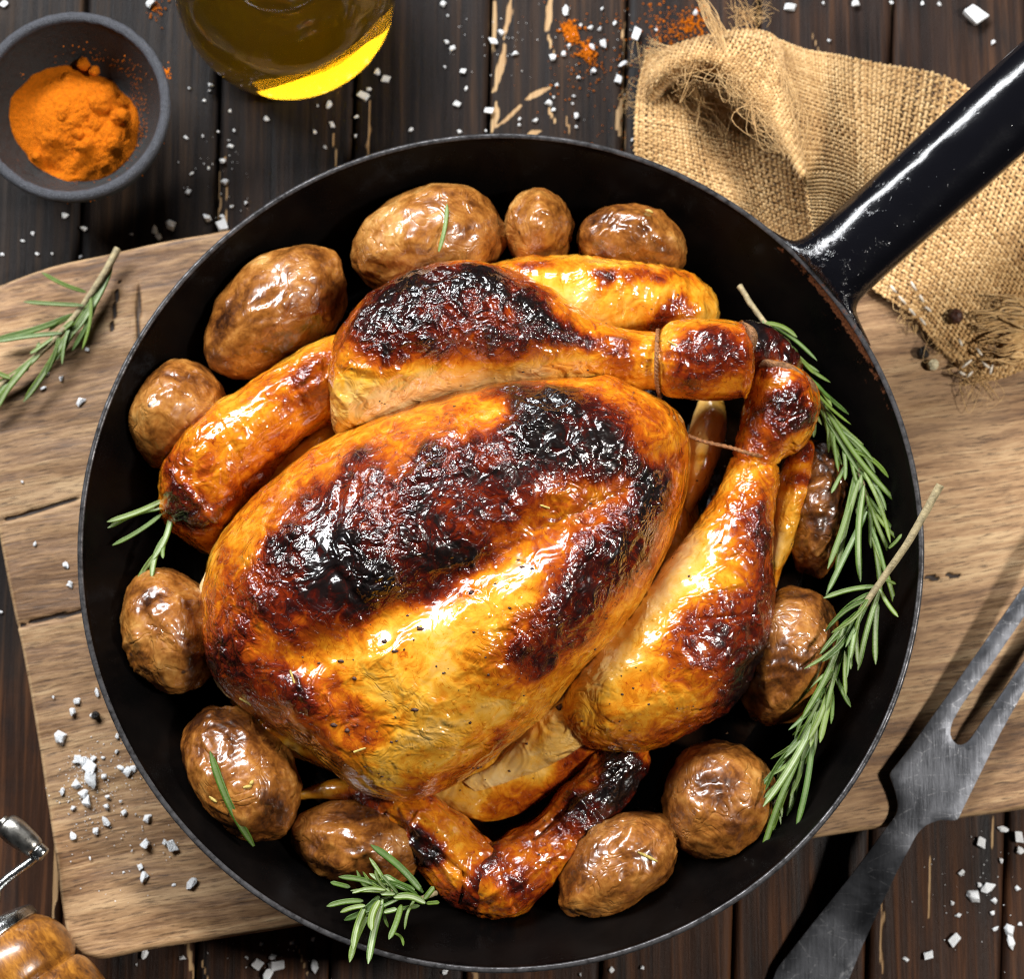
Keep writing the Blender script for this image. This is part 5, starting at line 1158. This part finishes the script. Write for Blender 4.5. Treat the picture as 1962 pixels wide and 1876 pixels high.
batch([(120, 35, 75), (155, 120, 28), (145, 325, 60), (190, 380, 62), (570, 250, 75), (510, 325, 95), (675, 430, 88), (1075, 80, 100), (1195, 195, 50), (1270, 215, 55), (1340, 215, 66), (1370, 335, 105), (1285, 365, 66), (970, 450, 96), (1060, 420, 70), (1100, 360, 60), (1620, 275, 86), (1525, 500, 84), (1490, 620, 80), (1295, 555, 74), (1180, 605, 50), (1010, 660, 42), (275, 555, 52), (135, 520, 40), (300, 690, 40), (230, 815, 58), (475, 865, 76), (245, 1025, 48), (455, 1020, 36), (940, 800, 76), (985, 760, 36), (980, 860, 52), (715, 930, 36), (715, 975, 36), (840, 940, 56), (1160, 910, 76), (1140, 750, 34), (1130, 810, 34), (1165, 990, 34), (1785, 230, 34), (1460, 180, 34), (1595, 1095, 48), (1360, 65, 30)], .2455, 818.9, 0, .0003, L1, G1)
L2 = 'coarse white salt crystal on the planks above the handle in the upper right'; G2 = 'salt above the handle'
batch([(385, 55, 40), (835, 35, 66), (1005, 15, 28), (1150, 18, 62), (1325, 12, 26), (1475, 15, 28), (1555, 18, 34), (1715, 75, 100), (1815, 205, 34), (1030, 195, 24)], .3996, 1177, 0, .0003, L2, G2)
L3 = 'white salt crystal on the dark planks between the spice bowl and the pan'; G3 = 'salt near the spice bowl'
batch([(690, 15, 60), (20, 20, 34), (965, 390, 32), (960, 420, 26), (935, 462, 24), (870, 405, 22), (1055, 510, 22), (850, 630, 26), (930, 625, 20), (1000, 605, 20), (1075, 600, 24), (1060, 670, 34), (1020, 740, 46), (955, 770, 20), (880, 795, 20), (1030, 835, 52), (865, 880, 26), (1065, 945, 26), (1130, 930, 26), (945, 1000, 62), (1020, 1040, 66), (1020, 995, 34), (785, 1035, 76), (710, 1060, 62), (730, 1090, 52), (150, 1070, 30), (385, 1050, 38), (295, 990, 44), (605, 1075, 24), (10, 1170, 24), (105, 1105, 20), (240, 1165, 24), (170, 1165, 18), (370, 1180, 24), (690, 625, 16)], .4174, 0, 0, .0003, L3, G3)
L4 = 'white salt crystal on the planks right below the oil bottle'; G4 = 'salt beside the oil bottle'
batch([(1730, 335, 52), (1770, 365, 40), (1690, 408, 38), (1665, 440, 52), (1510, 482, 46), (1455, 482, 20), (1220, 545, 40), (1520, 568, 38), (1635, 535, 26), (1445, 608, 34), (1630, 622, 26), (1495, 675, 26), (1885, 595, 34)], .4174, 0, 0, .0003, L4, G4)
L5 = 'white salt flake on the cutting board left of the pan'; G5 = 'salt on the left of the board'
batch([(245, 720, 50), (330, 745, 40), (235, 797, 34), (435, 870, 74), (470, 590, 34), (120, 1305, 20), (190, 1640, 28), (355, 1755, 40), (380, 1855, 40)], .3547, 0, 460.6, Z_B + .0003, L5, G5)
L6 = 'white salt flake in the loose pile on the lower left of the board'; G6 = 'salt pile on the board'
batch([(295, 20, 36), (315, 110, 40), (435, 590, 38), (240, 612, 18), (350, 635, 48), (328, 683, 60), (420, 690, 40), (272, 797, 78), (525, 787, 34), (525, 855, 34), (465, 885, 24), (375, 900, 60), (405, 930, 58), (350, 890, 40), (420, 890, 40), (410, 978, 100), (345, 1000, 62), (470, 965, 40), (280, 1035, 40), (375, 1050, 60), (405, 1085, 82), (480, 1060, 36), (480, 1105, 42), (330, 1110, 34), (335, 900, 28), (545, 930, 40), (580, 950, 62), (600, 930, 42), (540, 1080, 20), (558, 1125, 44), (475, 1170, 56), (430, 1213, 44), (328, 1235, 44), (665, 1160, 52), (655, 1275, 78), (770, 1275, 50), (740, 1262, 20), (405, 1335, 18), (630, 1375, 24), (650, 1420, 70), (860, 1445, 62), (555, 1400, 14), (780, 1455, 20)], .427, 0, 1074.8, Z_B + .0003, L6, G6)
L7 = 'white salt crystal on the dark planks below the board at the bottom edge'; G7 = 'salt below the board'
batch([(5, 230, 26), (650, 1765, 56), (818, 1782, 40), (615, 1815, 18), (1170, 1720, 30), (1308, 1715, 28), (1405, 1700, 30), (1108, 1783, 26), (1222, 1775, 42), (1155, 1810, 46), (1250, 1815, 54), (1215, 1815, 42), (1200, 1855, 70), (1412, 1822, 60)], .427, 0, 1074.8, .0003, L7, G7)
batch([(815, 1275, 34), (1440, 1290, 28), (1580, 1265, 22), (1720, 1255, 34)], .4174, 511.8, 1330.7, .0003, L7, G7)
L8 = 'white salt crystal on the dark planks right of the fork handle'; G8 = 'salt by the fork'
batch([(1410, 1245, 44), (1478, 1275, 50), (1480, 1335, 50), (1320, 1300, 42), (1405, 1378, 30), (1237, 1428, 24), (1290, 1530, 76), (1345, 1490, 66), (1310, 1480, 40), (1372, 1545, 40), (1198, 1555, 28), (1365, 1600, 36), (1225, 1608, 20), (1210, 1710, 54), (1440, 1675, 70), (1445, 1720, 62), (1380, 1665, 28), (1485, 1645, 32), (1093, 1775, 36), (1005, 1795, 28), (1475, 1497, 28)], .4542, 1279.5, 1023.6, .0003, L8, G8)
# finest salt dust round the piles
parts = []
for (cx, cy, s_, k_, z) in [(170, 1480, 26, 150, 20.3), (190, 1540, 40, 130, 20.3), (245, 1475, 18, 30, 20.3), (290, 1640, 60, 40, 20.3), (1120, 90, 60, 50, .4), (1860, 1720, 60, 50, .4), (520, 1850, 50, 30, .4), (960, 80, 40, 30, .4), (430, 330, 40, 30, .4)]:
    for _ in range(k_): parts.append(pebble(at(rnd.gauss(cx, s_), rnd.gauss(cy, s_), z * MM), rnd.uniform(.08, .26) * MM, 1, rnd.random() * 50, .4))
V, F = join(parts); o = add('salt_dust', V, F, M_SALT, base=at(900, 900, 0)); props(o, 'fine salt dust scattered over the board and planks', 'salt', None, 'stuff')

# ================================================================== peppercorns
def corn(label, x, y, z, r, mat, seed):
    V, F = pebble(at(x, y, (z + r) * MM), r * MM, 4, seed, 0.10)
    q = (V - V.mean(0)) / (r * MM); V = V + q * (ridge(q * 2.6 + seed, 2) * 0.07 * r * MM)[:, None]
    return props(add('peppercorn', V, F, mat), label, 'peppercorn', 'peppercorns by the burlap')
corn('black peppercorn on the board below the burlap corner', 1768, 676, 20, 2.1, M_PEPPER, 3)
corn('pale white peppercorn touching the black one below the burlap corner', 1786, 699, 20, 2.0, M_WPEPPER, 9)
corn('dark brown peppercorn lying on the stitched burlap hem', 1830, 606, 24.5, 2.6, M_HERB, 5)
corn('tiny black peppercorn beside the salt flakes on the lower left of the board', 183, 1371, 20, 1.4, M_PEPPER, 6)

# ================================================================== seasoning stuck to the chicken
bpy.context.view_layer.update()
deps = bpy.context.evaluated_depsgraph_get()
def hit(vx, vy):
    d = at(vx, vy, 0.0) - CAM; d /= np.linalg.norm(d)
    ok, loc, nor, idx, ob, _ = sc.ray_cast(deps, Vector(CAM), Vector(d))
    return (np.array(loc), np.array(nor), ob) if ok else (None, None, None)
fl, fy = [], []
spots = [(903, 1135, 2.0), (805, 1205, 2.2), (757, 1248, 1.8), (737, 1230, 1.4), (655, 1267, 2.0), (795, 1360, 2.0), (680, 1300, 1.5), (760, 1420, 1.2), (975, 1165, 1.4), (1000, 1087, 1.4), (930, 1260, 1.0), (850, 1290, 1.2), (640, 1390, 2.2), (665, 1400, 1.6), (1073, 1355, 2.2), (900, 1385, 1.4), (1020, 1090, 1.0), (780, 1180, 1.0), (860, 1080, 1.2)]
for _ in range(130): spots.append((rnd.uniform(480, 1280), rnd.uniform(850, 1500), rnd.uniform(0.4, 1.0)))
for _ in range(60): spots.append((rnd.uniform(1150, 1520), rnd.uniform(880, 1420), rnd.uniform(0.4, 0.9)))
for _ in range(40): spots.append((rnd.uniform(640, 1350), rnd.uniform(560, 780), rnd.uniform(0.4, 0.8)))
for _ in range(40): spots.append((rnd.uniform(700, 1220), rnd.uniform(1480, 1750), rnd.uniform(0.4, 0.8)))
for k, (x, y, s_) in enumerate(spots):
    p, n_, ob = hit(x, y)
    if p is None or ob.parent is not hen: continue
    fl.append(pebble(p, np.array([rnd.uniform(.5, 1), rnd.uniform(.35, .8), .35]) * s_ * 0.75 * MM, 1, k, .5))
for (x, y, a_) in [(560, 1297, 70), (690, 1437, 160), (470, 1345, 30), (1040, 970, 20), (1290, 660, 30)]:
    p, n_, ob = hit(x, y)
    if p is None: continue
    c = np.linspace(-1, 1, 7)[:, None] * np.array([math.cos(math.radians(a_)), -math.sin(math.radians(a_)), 0]) * 0.0022
    fy.append(tube(p + c + [0, 0, .0003], 0.00035, 6))
V, F = join(fl); o = add('seasoning', V, F, M_HERB, hen); o['kind'] = 'stuff'
if fy:
    V, F = join(fy); o = add('dried_herb', V, F, M_HERBY, hen); o['kind'] = 'stuff'
# dried rosemary bits on potatoes
for (x, y, a_, l) in [(1240, 1642, -25, 3.6), (1243, 404, -20, 1.4), (474, 1508, 10, 1.4), (408, 1532, -35, 1.6), (482, 1500, 60, 0.9)]:
    p, n_, ob = hit(x, y)
    if p is None: continue
    t = np.linspace(-1, 1, 9); c = t[:, None] * np.array([math.cos(math.radians(a_)), math.sin(math.radians(a_)), 0]) * l * MM
    P = p + c + [0, 0, .0008]
    for k in range(9):
        vx_, vy_ = plan(P[k]); h_, _, ob2 = hit(vx_, vy_)
        if h_ is not None and abs(h_[2] - p[2]) < .006: P[k, 2] = h_[2] + .0003
    V, F = tube(P, 0.0006 * np.sqrt(np.clip(1 - t ** 2, .1, 1)), 8)
    o = add('dried_rosemary', V, F, M_HERBY); props(o, {1240: 'straw coloured dried rosemary needle on the crinkled golden potato', 1243: 'tiny dried rosemary bit on top of the round potato near the handle', 474: 'pale dried herb bit beside the needle on the deeply wrinkled potato', 408: 'dried rosemary bit in the pan under the edge of the deeply wrinkled potato', 482: 'tiny yellow herb speck on the deeply wrinkled potato'}[x], 'herb', 'dried herb bits')

# browned bits and droplets of fat on the pan floor
parts = []
for k in range(170):
    a_ = rnd.uniform(0, 6.283); r_ = 0.103 * math.sqrt(rnd.uniform(0.35, 1)); s_ = rnd.choice((.3, .35, .4, .5, .8))
    parts.append(pebble((PC[0] + r_ * math.cos(a_), PC[1] + r_ * math.sin(a_), Z_FL + .001), np.array([1, rnd.uniform(.5, 1), .5]) * s_ * MM, 1, k * 1.3, .5))
V, F = join(parts); o = add('pan_crumbs', V, F, M_BONE, base=(PC[0], PC[1], Z_FL)); props(o, 'browned crumbs scattered on the black pan floor', 'crumbs', None, 'stuff')
